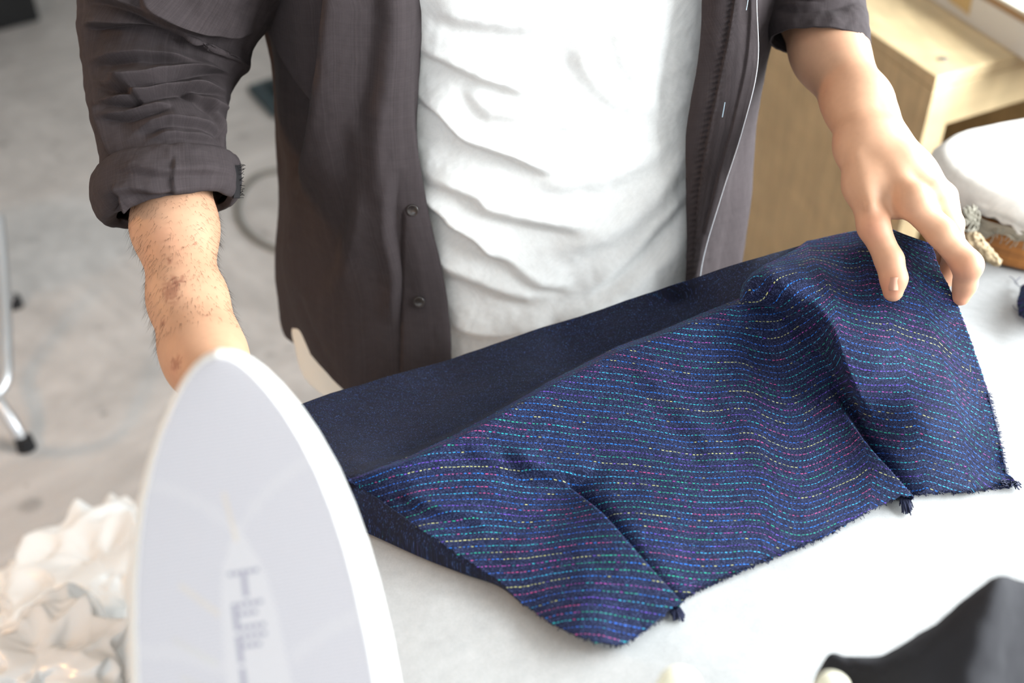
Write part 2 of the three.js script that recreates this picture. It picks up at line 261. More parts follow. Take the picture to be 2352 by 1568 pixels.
// ---------------------------------------------------------------- the person
const TX = 0.035, TD = 0.99;                                               // middle of the torso
const person = thing('person', 'person in an open charcoal overshirt and white t-shirt, holding cloth and iron', 'person', V(TX, 0, -TD));
const arm = { // joints (pixel, pixel, depth along the view axis)
  rSh: V(-0.175, 1.42, -1.0), rEl: at(385, 150, 0.93), rWr: at(447, 800, 0.795),
  lSh: V(0.245, 1.42, -1.03), lEl: at(1822, -80, 1.03), lWr: at(1992, 292, 0.862),
};
const skinBody = [];
{ // body: trunk, head, legs; forearms and hands come from finer grids; all are one mesh
  const b = (a, c, ra, rb, k) => skinBody.push([a, c, ra, rb, k]);
  const neck = V(TX, 1.5, -1.02), head = V(TX, 1.66, -0.995);
  for (const s of [-1, 1]) {
    b(V(TX + s * 0.075, 1.34, -1.0), V(TX + s * 0.06, 1.08, -0.985), 0.078, 0.072, 0.05);
    b(V(TX + s * 0.06, 1.08, -0.985), V(TX + s * 0.08, 0.9, -1.0), 0.072, 0.078, 0.05);
    b(V(TX + s * 0.04, 1.43, -1.02), V(TX + s * 0.18, 1.42, -1.02), 0.06, 0.056, 0.05);
    b(V(TX + s * 0.09, 0.87, -1.0), V(TX + s * 0.1, 0.5, -1.0), 0.085, 0.055, 0.04);
    b(V(TX + s * 0.1, 0.5, -1.0), V(TX + s * 0.105, 0.09, -1.03), 0.054, 0.036, 0.03);
    b(V(TX + s * 0.105, 0.06, -1.05), V(TX + s * 0.12, 0.03, -0.9), 0.03, 0.024, 0.02);
  }
  b(neck, V(TX, 1.6, -1.0), 0.056, 0.054, 0.03);
  b(V(TX, 1.685, -1.01), V(TX, 1.66, -0.96), 0.083, 0.06, 0.04);
  b(V(TX, 1.64, -0.96), V(TX, 1.6, -0.94), 0.058, 0.035, 0.03);
  b(V(TX, 1.66, -0.9), V(TX, 1.635, -0.885), 0.011, 0.014, 0.012);
  for (const s of [-1, 1]) b(V(TX + s * 0.083, 1.655, -1.0), V(TX + s * 0.086, 1.62, -0.995), 0.011, 0.008, 0.01);
  b(arm.rSh, arm.rEl, 0.046, 0.036, 0.03); b(arm.lSh, arm.lEl, 0.05, 0.04, 0.03);
}
const dirOf = (a, b) => V().subVectors(b, a).normalize();
// left forearm and hand (right side of the photograph), every joint traced and set at its own depth
const J = (px, py, d) => at(px, py, d);
const leftArm = [];
{
  const b = (a, c, ra, rb, k = 0.008) => leftArm.push([a, c, ra, rb, k]);
  const W = arm.lWr, E = arm.lEl;
  const fa = (t) => V().lerpVectors(E, W, t);
  b(E, J(1905, 120, 0.935), 0.04, 0.0305, 0.03); b(J(1905, 120, 0.935), J(1962, 235, 0.885), 0.0305, 0.024, 0.02);
  b(J(1895, 110, 0.95), J(1990, 240, 0.892), 0.024, 0.0165, 0.02);
  b(J(1962, 235, 0.885), J(1975, 330, 0.855), 0.0235, 0.019, 0.02); b(J(1990, 240, 0.892), J(2024, 325, 0.868), 0.017, 0.018, 0.02);
  b(J(2024, 266, 0.872), J(2027, 270, 0.872), 0.0112, 0.0112, 0.012);      // ulna head
  const wr = [[1978, 330, 0.853], [1998, 325, 0.85], [2025, 325, 0.857], [2040, 335, 0.868]];
  const mcp = [[2092, 462, 0.823], [2140, 445, 0.829], [2165, 452, 0.845], [2166, 470, 0.862]];
  mcp.forEach((m, i) => { b(J(...wr[i]), J((wr[i][0] + m[0]) / 2, (wr[i][1] + m[1]) / 2, (wr[i][2] + m[2]) / 2), 0.0165, 0.0145, 0.016); b(J((wr[i][0] + m[0]) / 2, (wr[i][1] + m[1]) / 2, (wr[i][2] + m[2]) / 2), J(...m), 0.0145, 0.0125 - 0.0006 * i, 0.012); });
  b(J(1985, 345, 0.862), J(2095, 455, 0.848), 0.016, 0.012, 0.016); b(J(2020, 345, 0.872), J(2130, 455, 0.862), 0.014, 0.012, 0.016);   // palm
  // thumb
  b(J(1978, 335, 0.856), J(1984, 420, 0.84), 0.0165, 0.0148, 0.014); b(J(1984, 420, 0.84), J(2006, 520, 0.829), 0.0148, 0.0122, 0.012);
  b(J(2006, 520, 0.829), J(2043, 598, 0.825), 0.0122, 0.0108, 0.006); b(J(2043, 598, 0.825), J(2053, 640, 0.824), 0.0112, 0.0104, 0.005); b(J(2053, 640, 0.824), J(2051, 670, 0.826), 0.0104, 0.0082, 0.005);
  b(J(1990, 430, 0.842), J(2060, 470, 0.838), 0.013, 0.011, 0.014);      // web of the thumb
  // index, then the fingers that curl behind the cloth
  const F4 = [
    [[2092, 462, 0.823, 0.0128], [2160, 532, 0.822, 0.0118], [2221, 607, 0.826, 0.0112], [2217, 652, 0.836, 0.0092], [2206, 681, 0.842, 0.0078]],
    [[2140, 445, 0.829, 0.0122], [2180, 520, 0.852, 0.0106], [2196, 590, 0.868, 0.0104], [2176, 632, 0.872, 0.0088], [2150, 655, 0.872, 0.0076]],
    [[2165, 452, 0.845, 0.0118], [2185, 515, 0.87, 0.0102], [2186, 575, 0.888, 0.0098], [2160, 615, 0.892, 0.0085], [2130, 635, 0.89, 0.0074]],
    [[2166, 470, 0.862, 0.0108], [2176, 520, 0.885, 0.009], [2168, 565, 0.9, 0.0085], [2145, 595, 0.905, 0.0076], [2120, 610, 0.903, 0.0066]],
  ];
  for (const f of F4) for (let i = 1; i < f.length; i++) b(J(f[i - 1][0], f[i - 1][1], f[i - 1][2]), J(f[i][0], f[i][1], f[i][2]), f[i - 1][3], f[i][3], 0.0045);
  // knuckle, tendons and veins on the back of the hand
  b(J(2100, 455, 0.815), J(2103, 460, 0.815), 0.0095, 0.0095, 0.012); b(J(2222, 606, 0.82), J(2226, 612, 0.822), 0.0082, 0.0082, 0.01);
  b(J(2010, 330, 0.839), J(2090, 445, 0.815), 0.0028, 0.0035, 0.01); b(J(2030, 330, 0.845), J(2135, 432, 0.822), 0.0026, 0.0032, 0.01);
  b(J(1968, 360, 0.836), J(1998, 470, 0.82), 0.0026, 0.003, 0.01); b(J(1990, 200, 0.872), J(2010, 320, 0.842), 0.002, 0.0024, 0.008);
}
// the iron's axes are needed by the hand that holds it
const ironTip = at(492, 792, 0.502), ironLow = at(590, 1568, 0.482);
const ironA = dirOf(ironLow, ironTip);
let ironN = V(0, EYE, 0).sub(ironTip.clone().lerp(ironLow, 0.5)).normalize(); ironN.addScaledVector(ironA, -ironN.dot(ironA)).addScaledVector(RIGHT, -0.22).normalize(); ironN.addScaledVector(ironA, -ironN.dot(ironA)).normalize();
const ironW = V().crossVectors(ironA, ironN).normalize();                 // to the right in the photograph
const ironAt = (l, w, n) => ironTip.clone().addScaledVector(ironA, -l).addScaledVector(ironW, w).addScaledVector(ironN, n);   // l from the tip, w across, n out of the sole
const rightArm = [];
{
  const b = (a, c, ra, rb, k = 0.01) => rightArm.push([a, c, ra, rb, k]);
  const E = arm.rEl, P = (px, py, d) => at(px, py, d);
  b(E, P(397, 400, 0.875), 0.031, 0.028, 0.03); b(P(397, 400, 0.875), P(402, 520, 0.853), 0.029, 0.033, 0.02); b(P(402, 520, 0.853), P(428, 690, 0.815), 0.032, 0.0265, 0.02); b(P(428, 690, 0.815), P(452, 790, 0.79), 0.0265, 0.0265, 0.02);
  b(P(456, 690, 0.815), P(486, 800, 0.785), 0.0175, 0.02, 0.02); b(P(474, 800, 0.79), P(506, 850, 0.77), 0.019, 0.018, 0.02);
  // hand round the handle, hidden by the sole
  const H = (l, w, n) => ironAt(l, w, n), w0 = P(470, 830, 0.77), palm = H(0.08, 0.0, -0.135);
  b(P(455, 790, 0.79), w0, 0.0265, 0.024, 0.016); b(w0, palm, 0.026, 0.021, 0.02);
  for (let k = 0; k < 4; k++) {
    const l = 0.066 + 0.02 * k, r = [0.0092, 0.0096, 0.0092, 0.008][k], m = H(l, 0.008, -0.134);
    b(palm, m, 0.018, 0.0115, 0.012); b(m, H(l, 0.024, -0.122), r * 1.15, r, 0.004); b(H(l, 0.024, -0.122), H(l, 0.022, -0.095), r, r * 0.95, 0.004); b(H(l, 0.022, -0.095), H(l, 0.006, -0.083), r * 0.95, r * 0.8, 0.004);
  }
  b(palm, H(0.06, -0.02, -0.128), 0.018, 0.013, 0.012); b(H(0.06, -0.02, -0.128), H(0.05, -0.031, -0.105), 0.0125, 0.0115, 0.006); b(H(0.05, -0.031, -0.105), H(0.058, -0.02, -0.083), 0.011, 0.009, 0.005);
}
{
  const parts3 = [[skinBody, 0.012, 0.04], [leftArm, 0.0021, 0.006], [rightArm, 0.0026, 0.006]].map(([bones, cell, pad]) => surfaceNets(bonesSdf(bones), ...boundsOf(bones, pad), cell));
  const g = mergeGeometries(parts3), p = g.attributes.position, n = g.attributes.normal, col = new Float32Array(p.count * 3);
  const knuckles = [[2125, 455, 0.82], [2222, 610, 0.825], [2050, 660, 0.82], [2010, 525, 0.82], [2205, 690, 0.84], [2190, 600, 0.85]].map((a) => at(...a));
  const moles = [[392, 668, 26], [404, 645, 10], [388, 600, 6], [374, 742, 9], [405, 835, 14], [450, 560, 4], [474, 720, 4], [420, 640, 7]];
  for (let i = 0; i < p.count; i++) {
    const q = V(p.getX(i), p.getY(i), p.getZ(i));
    const f = 1 + 0.07 * fbm(q.x * 30, q.y * 30, q.z * 30) + 0.05 * fbm(q.x * 160, q.y * 160, q.z * 160, 2);
    let r = 0.48 * f, gg = 0.268 * f, bl = 0.165 * f;
    let red = 0.25 * Math.max(0, fbm(q.x * 14 + 3, q.y * 14, q.z * 14));
    for (const k of knuckles) red += 0.32 * Math.exp(-Math.pow(q.distanceTo(k) / 0.014, 2));
    gg *= 1 - 0.5 * red; bl *= 1 - 0.5 * red;
    if (q.x < -0.1 && q.z > -0.95) { const [x, y] = project(q); for (const [mx, my, mr] of moles) { const d = Math.hypot(x - mx, (y - my) * 0.7) + mr * 0.5 * noise(q.x * 300, q.y * 300, q.z * 300), k = 0.42 * (1 - sstep(mr * 0.4, mr, d)); r *= 1 - k * 0.75; gg *= 1 - k; bl *= 1 - k; } }
    col.set([r, gg, bl], i * 3);
  }
  g.setAttribute('color', new THREE.BufferAttribute(col, 3));
  const pores = tex(256, 256, (i, j) => { const v = 128 + 60 * (rnd() - 0.5); return [v, v, v]; }, { srgb: false });
  part('body', g, std({ vertexColors: true, roughness: 0.52, specularIntensity: 0.5 }), person);
  // hair of the head: a cap of short hair over the skull
  const hairSdf = bonesSdf([[V(TX, 1.7, -1.025), V(TX, 1.7, -0.985), 0.094, 0.082, 0.04], [V(TX, 1.65, -1.05), V(TX, 1.6, -1.05), 0.07, 0.05, 0.04]]);
  const hg = surfaceNets((x, y, z) => hairSdf(x, y, z) + 0.004 * noise(x * 60, y * 25, z * 60), [TX - 0.13, 1.5, -1.16], [TX + 0.13, 1.84, -0.86], 0.006);
  part('hair', hg, std({ color: 0x2a1c14, roughness: 0.7 }), person);
  const eye = std({ color: 0xf0ece6, roughness: 0.2 });
  for (const s of [-1, 1]) part('eye', new THREE.SphereGeometry(0.0125, 20, 14).translate(TX + s * 0.032, 1.668, -0.9055), eye, person);
  part('mouth', new THREE.SphereGeometry(0.012, 20, 12).scale(2, 0.45, 0.5).translate(TX, 1.607, -0.903), std({ color: 0xa8625a, roughness: 0.5 }), person);
  // thumbnail
  const nailSheet = sheet((u, v) => { const a = (u - 0.5) * 2, y = 637 + 30 * v, x = 2057 - 3 * v + a * (16 - 4 * Math.pow(v, 3)); return at(x, y, 0.8118 + 0.0024 * v + 0.0042 * a * a); }, 12, 12, 0.0006);
  part('thumbnail', nailSheet, std({ color: new THREE.Color().setRGB(0.46, 0.25, 0.175), roughness: 0.7, specularIntensity: 0.3 }), person);
}
{ // dark hair on the right forearm: too many to count
  const one = new THREE.ConeGeometry(0.00009, 1, 3, 1, true).translate(0, 0.5, 0), sdf = bonesSdf(rightArm);
  const list = [], E = at(397, 430, 0.87), W = at(470, 800, 0.79), ax = dirOf(E, W);
  const e1 = V().crossVectors(ax, V(0, 0, 1)).normalize(), e2 = V().crossVectors(ax, e1).normalize();
  for (let k = 0; k < 2000; k++) {
    const t = rnd(), a = rnd() * Math.PI * 2, c = V().lerpVectors(E, W, t), d = e1.clone().multiplyScalar(Math.cos(a)).addScaledVector(e2, Math.sin(a));
    let r = 0.0; while (r < 0.06 && sdf(c.x + d.x * r, c.y + d.y * r, c.z + d.z * r) < 0) r += 0.0006;
    const out = d.clone().multiplyScalar(0.45).addScaledVector(ax, 0.9).add(V(rnd() - 0.5, rnd() - 0.5, rnd() - 0.5).multiplyScalar(0.45)).normalize();
    const len = (0.004 + 0.006 * rnd()) * (d.x < 0 ? 1.35 : 1);
    const m = new THREE.Matrix4().compose(c.addScaledVector(d, r - 0.0004), new THREE.Quaternion().setFromUnitVectors(V(0, 1, 0), out), V(1, len, 1));
    list.push(one.clone().applyMatrix4(m));
  }
  const o = part('arm_hair', mergeGeometries(list), std({ color: 0x2b1d14, roughness: 0.6 }), person); o.userData.kind = 'stuff';
}
// ---- trousers and shoes
const twill = weaveBump(256, 32, 0.03);
{
  const b = [];
  for (const s of [-1, 1]) { b.push([V(TX + s * 0.085, 0.93, -1.0), V(TX + s * 0.1, 0.5, -1.0), 0.098, 0.082, 0.04], [V(TX + s * 0.1, 0.5, -1.0), V(TX + s * 0.105, 0.12, -1.02), 0.085, 0.072, 0.03]); }
  b.push([V(TX - 0.06, 0.99, -0.99), V(TX + 0.06, 0.99, -0.995), 0.09, 0.09, 0.04]);
  const s0 = bonesSdf(b), g = surfaceNets((x, y, z) => Math.max(s0(x, y, z) + 0.004 * noise(x * 14, y * 9, z * 14), y - 1.02, 0.075 - y), ...boundsOf(b, 0.02), 0.01);
  part('trousers', g, std({ color: new THREE.Color().setRGB(0.085, 0.083, 0.062), roughness: 0.9 }), person, 'dark olive grey trousers');
  const shoeMat = std({ color: 0x2a2624, roughness: 0.5 });
  for (const s of [-1, 1]) {
    const x = TX + s * 0.115, sb = bonesSdf([[V(x, 0.06, -1.06), V(x + s * 0.012, 0.05, -0.9), 0.05, 0.044, 0.03], [V(x, 0.09, -1.04), V(x, 0.12, -1.03), 0.055, 0.055, 0.03]]);
    part('shoe', surfaceNets((a, y, z) => Math.max(sb(a, y, z), 0.004 - y, y - 0.135), [x - 0.11, -0.01, -1.18], [x + 0.11, 0.16, -0.8], 0.008), shoeMat, person);
  }
}
// ---- white t-shirt: a full tube round the trunk; folds traced from the photograph
{
  const F1 = foldField([
    [[[935, 108], [1028, 149], [1105, 184], [1177, 207], [1240, 222]], 0.008625, 51.7, 0.0069, 38.4, 17.1],
    [[[935, 212], [1001, 260], [1032, 295], [1066, 325], [1124, 346], [1177, 365], [1240, 392], [1290, 400]], 0.01208, 57.5, 0.008625, 40.8, 13.3],
    [[[1050, 195], [1085, 235], [1116, 264], [1181, 274], [1243, 262]], 0.00575, 51.7, 0.0046, 36, 22.8],
    [[[1120, 322], [1239, 304], [1330, 292], [1420, 262]], 0.0046, 34.5, 0.00345, 31.2, 17.1],
    [[[930, 392], [1009, 425], [1085, 457], [1116, 487], [1200, 509], [1277, 524], [1370, 535]], 0.0092, 46, 0.0069, 40.8, 19],
    [[[930, 440], [1009, 493], [1032, 520], [1085, 553], [1124, 587], [1180, 610]], 0.0115, 48.3, 0.0092, 40.8, 15.2],
    [[[950, 590], [1040, 632], [1130, 668], [1210, 690], [1290, 680]], 0.00805, 46, 0.00575, 38.4, 20.9],
    [[[1120, 560], [1190, 625], [1250, 660], [1330, 668]], 0.00575, 39.1, 0.0046, 33.6, 19],
    [[[1250, 745], [1380, 690], [1470, 625], [1545, 555], [1600, 490]], -0.00575, 46, -0.0069, 40.8, 22.8],
    [[[1330, 700], [1440, 620], [1540, 510], [1610, 420]], 0.0069, 46, 0.00575, 40.8, 22.8],
    [[[1250, 600], [1390, 560], [1510, 470], [1610, 330]], 0.0069, 69, 0.00575, 52.8, 30.4],
    [[[1180, 440], [1330, 430], [1450, 400], [1560, 330]], 0.00575, 51.7, 0.0046, 48, 30.4],
    [[[1290, 60], [1340, 180], [1420, 250], [1540, 250]], 0.00575, 69, 0.0046, 55.2, 34.2],
    [[[960, 30], [1100, 60], [1230, 70], [1330, 40]], 0.0069, 46, 0.0046, 40.8, 22.8],
    [[[1000, 735], [1080, 770], [1180, 775], [1290, 745]], 0.0069, 46, 0.0069, 31.2, 17.1],
    [[[1400, 40], [1420, 140], [1480, 215]], 0.0046, 46, 0.00345, 40.8, 26.6],
  ]);
  const P = (u, v) => {
    const Y = lerp(1.5, 0.83, v), a = u * Math.PI * 2 - Math.PI / 2;
    const belly = 0.012 * Math.exp(-Math.pow((Y - 1.0) / 0.1, 2)), w = table([[0.83, 0.198], [0.95, 0.19], [1.15, 0.185], [1.35, 0.2], [1.44, 0.17], [1.5, 0.08]])(Y), dd = table([[0.83, 0.122], [1.0, 0.122], [1.15, 0.118], [1.3, 0.125], [1.42, 0.1], [1.5, 0.065]])(Y) + belly;
    const c = Math.cos(a), s = Math.sin(a), e = 0.86;
    return V(TX + w * Math.sign(c) * Math.pow(Math.abs(c), e), Y, -(TD + table([[0.9, 0], [1.3, 0.012], [1.5, 0.03]])(Y) + dd * Math.sign(s) * Math.pow(Math.abs(s), e)));
  };
  const g = sheet(P, 520, 420, 0.0012, { closeU: true, disp: (p, n) => {
    const [x, y] = project(p), front = sstep(-0.1, 0.25, n.z);
    return front * F1(x, y) * 1.15 + 0.0016 * fbm(p.x * 22, p.y * 22, p.z * 22, 3) + 0.00035 * fbm(p.x * 120, p.y * 70, p.z * 120, 2);
  } });
  const jersey = weaveBump(256, 48, 0.03);
  const map = tex(512, 512, (i, j) => { const s = 1 + 0.025 * tileFbm(i, j, 512, 512, 3, 8) + 0.05 * (rnd() - 0.5); return [240 * s, 239 * s, 237 * s]; }, { rx: 1 / 0.12, ry: 1 / 0.12 });
  part('t_shirt', g, std({ map, bumpMap: jersey, bumpScale: 0.00022, roughness: 0.95, sheen: 0.25, sheenRoughness: 0.6 }), person, 'white t-shirt with soft folds across the belly');
  // the tail of the shirt that hangs below the overshirt at the hip
  const tail = sheet(net([
    [[684, 728, 0.970], [704, 724, 0.945], [735, 728, 0.925], [790, 720, 0.912]],
    [[670, 760, 0.970], [690, 770, 0.945], [735, 800, 0.925], [790, 820, 0.912]],
    [[678, 800, 0.965], [688, 828, 0.945], [735, 860, 0.922], [790, 880, 0.910]],
    [[684, 828, 0.960], [700, 868, 0.940], [733, 900, 0.920], [768, 918, 0.908]],
  ].map((r) => r.map((a) => atD(...a)))), 40, 40, 0.0015);
  part('shirt_tail', tail, std({ color: new THREE.Color().setRGB(0.72, 0.69, 0.62), roughness: 0.9 }), person, 'cream shirt tail showing below the overshirt');
}
// ---- open charcoal overshirt
const overMap = cloth([60, 53, 54], 0.1, 1024, 0.11, 230);
const overBump = weaveBump(256, 40, 0.022);
const overMat = std({ map: overMap, bumpMap: overBump, bumpScale: 0.0002, roughness: 0.92, specularIntensity: 0.3 });
let overshirt;
{
  const rows = [ // [px, py, horizontal distance] along each level: front edge, round the right side and the back to the left front
    [-600, [[960, 0.95], [950, 0.93], [880, 0.93], [780, 0.935], [690, 0.955], [630, 1.02], [700, 1.1], [1180, 1.13], [1600, 1.1], [1780, 1.03], [1710, 0.97], [1640, 0.94], [1600, 0.93], [1610, 0.92], [1640, 0.92], [1690, 0.925]]],
    [-420, [[905, 0.93], [900, 0.9], [850, 0.89], [740, 0.9], [640, 0.95], [560, 1.02], [640, 1.14], [1180, 1.2], [1640, 1.14], [1800, 1.03], [1730, 0.94], [1660, 0.905], [1612, 0.89], [1640, 0.875], [1700, 0.87], [1750, 0.875]]],
    [-150, [[950, 0.905], [905, 0.876], [850, 0.87], [740, 0.884], [640, 0.93], [575, 1.02], [660, 1.14], [1180, 1.19], [1620, 1.14], [1795, 1.01], [1730, 0.93], [1660, 0.9], [1614, 0.885], [1640, 0.872], [1690, 0.868], [1738, 0.872]]],
    [0, [[956, 0.9], [916, 0.872], [850, 0.866], [740, 0.88], [650, 0.925], [590, 1.01], [680, 1.13], [1180, 1.18], [1600, 1.13], [1784, 1.0], [1730, 0.93], [1660, 0.9], [1613, 0.883], [1640, 0.87], [1690, 0.866], [1738, 0.87]]],
    [150, [[957, 0.895], [921, 0.87], [850, 0.863], [740, 0.878], [672, 0.925], [628, 1.0], [700, 1.12], [1180, 1.17], [1580, 1.12], [1748, 0.99], [1722, 0.93], [1655, 0.9], [1600, 0.878], [1630, 0.866], [1690, 0.862], [1739, 0.866]]],
    [300, [[953, 0.888], [939, 0.868], [860, 0.86], [750, 0.876], [690, 0.925], [640, 0.99], [700, 1.11], [1180, 1.16], [1560, 1.11], [1726, 0.98], [1690, 0.92], [1630, 0.89], [1576, 0.872], [1610, 0.862], [1665, 0.858], [1704, 0.862]]],
    [450, [[972, 0.88], [965, 0.866], [880, 0.858], [770, 0.872], [700, 0.918], [657, 0.98], [700, 1.1], [1180, 1.15], [1550, 1.1], [1717, 0.97], [1670, 0.91], [1615, 0.885], [1577, 0.868], [1597, 0.859], [1630, 0.855], [1656, 0.858]]],
    [600, [[1004, 0.876], [1000, 0.862], [910, 0.856], [790, 0.868], [710, 0.91], [650, 0.97], [690, 1.09], [1180, 1.14], [1540, 1.1], [1698, 0.96], [1650, 0.905], [1605, 0.88], [1578, 0.865], [1588, 0.857], [1602, 0.854], [1613, 0.856]]],
    [720, [[1026, 0.874], [1022, 0.86], [930, 0.856], [810, 0.864], [735, 0.895], [676, 0.95], [690, 1.08], [1180, 1.13], [1540, 1.09], [1680, 0.95], [1635, 0.9], [1600, 0.876], [1570, 0.863], [1580, 0.856], [1590, 0.853], [1600, 0.855]]],
    [900, [[1033, 0.872], [1030, 0.86], [940, 0.858], [840, 0.862], [790, 0.872, 893], [722, 0.92, 822], [690, 1.07, 760], [1180, 1.12, 840], [1540, 1.08], [1670, 0.95], [1630, 0.895], [1590, 0.873], [1560, 0.862], [1570, 0.855], [1580, 0.852], [1590, 0.854]]],
  ].map(([py, r]) => r.map(([px, D, q]) => atD(px, q ?? py, D)));
  const FO = foldField([
    [[[770, -150], [745, 60], [735, 180], [715, 330], [680, 450]], 0.016, 60, 0.013, 40, 26, 0.15],
    [[[890, -100], [870, 150], [850, 300], [855, 500]], 0.006, 60, 0.006, 50, 30, 0.2],
    [[[800, 250], [815, 400], [790, 560], [740, 700]], 0.006, 50, 0.006, 40, 26, 0.2],
    [[[600, 0], [640, 100], [690, 205], [712, 262]], 0.006, 40, 0.006, 34, 8, 0.15],
    [[[905, 380], [895, 520], [915, 640], [905, 760]], -0.004, 40, -0.005, 34, 16, 0.2],
    [[[690, 430], [672, 500], [660, 580]], 0.004, 26, 0.004, 20, 8],
    [[[930, 480], [926, 640], [923, 860]], 0.0011, 60, 0.0011, 12, 2, 0.04],
    [[[680, 640], [730, 760], [790, 880]], 0.003, 40, 0.003, 30, 14],
    // seams of the placket on the left front
    [[[1690, -40], [1676, 60], [1650, 190], [1622, 330], [1602, 470], [1594, 600]], 0.0012, 30, 0.0012, 14, 3, 0.02],
    [[[1720, -40], [1722, 60], [1708, 170], [1682, 280], [1650, 400], [1615, 540]], 0.0009, 16, 0.0009, 14, 3, 0.02],
  ]);
  const g = sheet(net(rows), 620, 380, 0.0016, { disp: (p, n, u) => {
    const [x, y] = project(p), outer = n.z > 0 ? 1 : -1;
    const front = sstep(0.05, 0.3, Math.abs(n.z)) * (p.z > -1.02 ? 1 : 0);
    // puckers between the two seams of the placket
    const pk = x > 1580 && u > 0.8 ? 0.0006 * Math.sin((y + 0.25 * x) / 2.1) * Math.exp(-Math.pow((x - table([[-40, 1684], [60, 1670], [190, 1642], [330, 1614], [470, 1596], [600, 1588]])(y)) / 12, 2)) : 0;
    return outer * (front * 1.3 * FO(x, y) + 1.6 * pk) + 0.002 * fbm(p.x * 12, p.y * 7, p.z * 12, 3) + 0.0004 * fbm(p.x * 70, p.y * 40, p.z * 70, 2);
  } });
  overshirt = part('overshirt', g, overMat, person, 'open charcoal overshirt with rolled sleeves');
  const line = (pts, r, n = 90) => tube(pts.map((a) => atD(...a)), r, n, 6);
  part('edge_stitching', line([[1740, -150, 0.868], [1738, 0, 0.866], [1740, 150, 0.862], [1705, 300, 0.858], [1657, 450, 0.854], [1614, 600, 0.852], [1600, 720, 0.851]], 0.0004), std({ color: 0xc9ccd2, roughness: 0.8 }), overshirt, 'white overlock stitching along the shirt edge');
  const thread = std({ color: 0x9fb4c2, roughness: 0.8 });
  for (const [x, y, D] of [[1662, 252, 0.8535], [1717, 6, 0.861]]) part('buttonhole', tube([atD(x + 3, y - 17, D), atD(x, y, D), atD(x - 3, y + 17, D)], 0.0004, 10, 6), thread, overshirt);
  const horn = std({ color: 0x2c2624, roughness: 0.28, clearcoat: 0.4 });
  for (const [x, y, D] of [[963, 692, 0.8535], [948, 482, 0.859]]) {
    const c = atD(x, y, D), nrm = V(-0.1, 0.15, 1).normalize();
    const s = new THREE.LatheGeometry([[0, 0.0008], [0.0035, 0.0009], [0.0042, 0.0018], [0.0052, 0.0022], [0.0058, 0.0015], [0.0058, 0.0003], [0, 0]].map(([a, b]) => new THREE.Vector2(a, b)), 32);
    const q = new THREE.Matrix4().compose(c, new THREE.Quaternion().setFromUnitVectors(V(0, 1, 0), nrm), V(1, 1, 1));
    const bt = part('button', s.applyMatrix4(q), horn, overshirt);
  }
}
// ---- sleeves
function sleeve(rings, folds, name, parent, material, nu = 300, nv = 330, axis = null) {
  const R = rings.map(([px, py, d, half, tilt = 0, deep = 0.92]) => ({ c: at(px, py, d), r: half * d / F, tilt, deep }));
  const C = R.map((r) => r.c), field = foldField(folds);
  const P = (u, v) => {
    const c = crV(C, v), ax = axis ?? dirOf(crV(C, Math.max(0, v - 0.11)), crV(C, Math.min(1, v + 0.11)));
    const n = R.length - 1, i = Math.min(n - 1, Math.floor(v * n)), t = v * n - i, g = (k) => R[clamp(k, 0, n)];
    const r = cr(g(i - 1).r, g(i).r, g(i + 1).r, g(i + 2).r, t), tilt = lerp(R[i].tilt, R[i + 1].tilt, t), deep = lerp(R[i].deep, R[i + 1].deep, t);
    const ex = RIGHT.clone().addScaledVector(ax, -RIGHT.dot(ax)).normalize().addScaledVector(ax, tilt).normalize(), ez = V().crossVectors(ex, ax).normalize();
    if (ez.dot(FWD) > 0) ez.negate();
    const a = u * Math.PI * 2 + Math.PI / 2;
    return c.clone().addScaledVector(ex, Math.cos(a) * r).addScaledVector(ez, -Math.sin(a) * r * deep);
  };
  const len = C.reduce((s, c, i) => (i ? s + c.distanceTo(C[i - 1]) : 0), 0);
  const g = sheet(P, nu, nv, 0.0016, { closeU: true, uvOf: (i, j) => [i / nu * 0.385, j / nv * len], disp: (p, n) => { const [x, y] = project(p), f = sstep(-0.15, 0.2, -n.dot(FWD)); return (f * 1.45 * field(x, y) + 0.003 * fbm(p.x * 18, p.y * 18, p.z * 18, 3) + 0.0004 * fbm(p.x * 90, p.y * 90, p.z * 90, 2)); } });
  return part(name, g, material, parent);
}
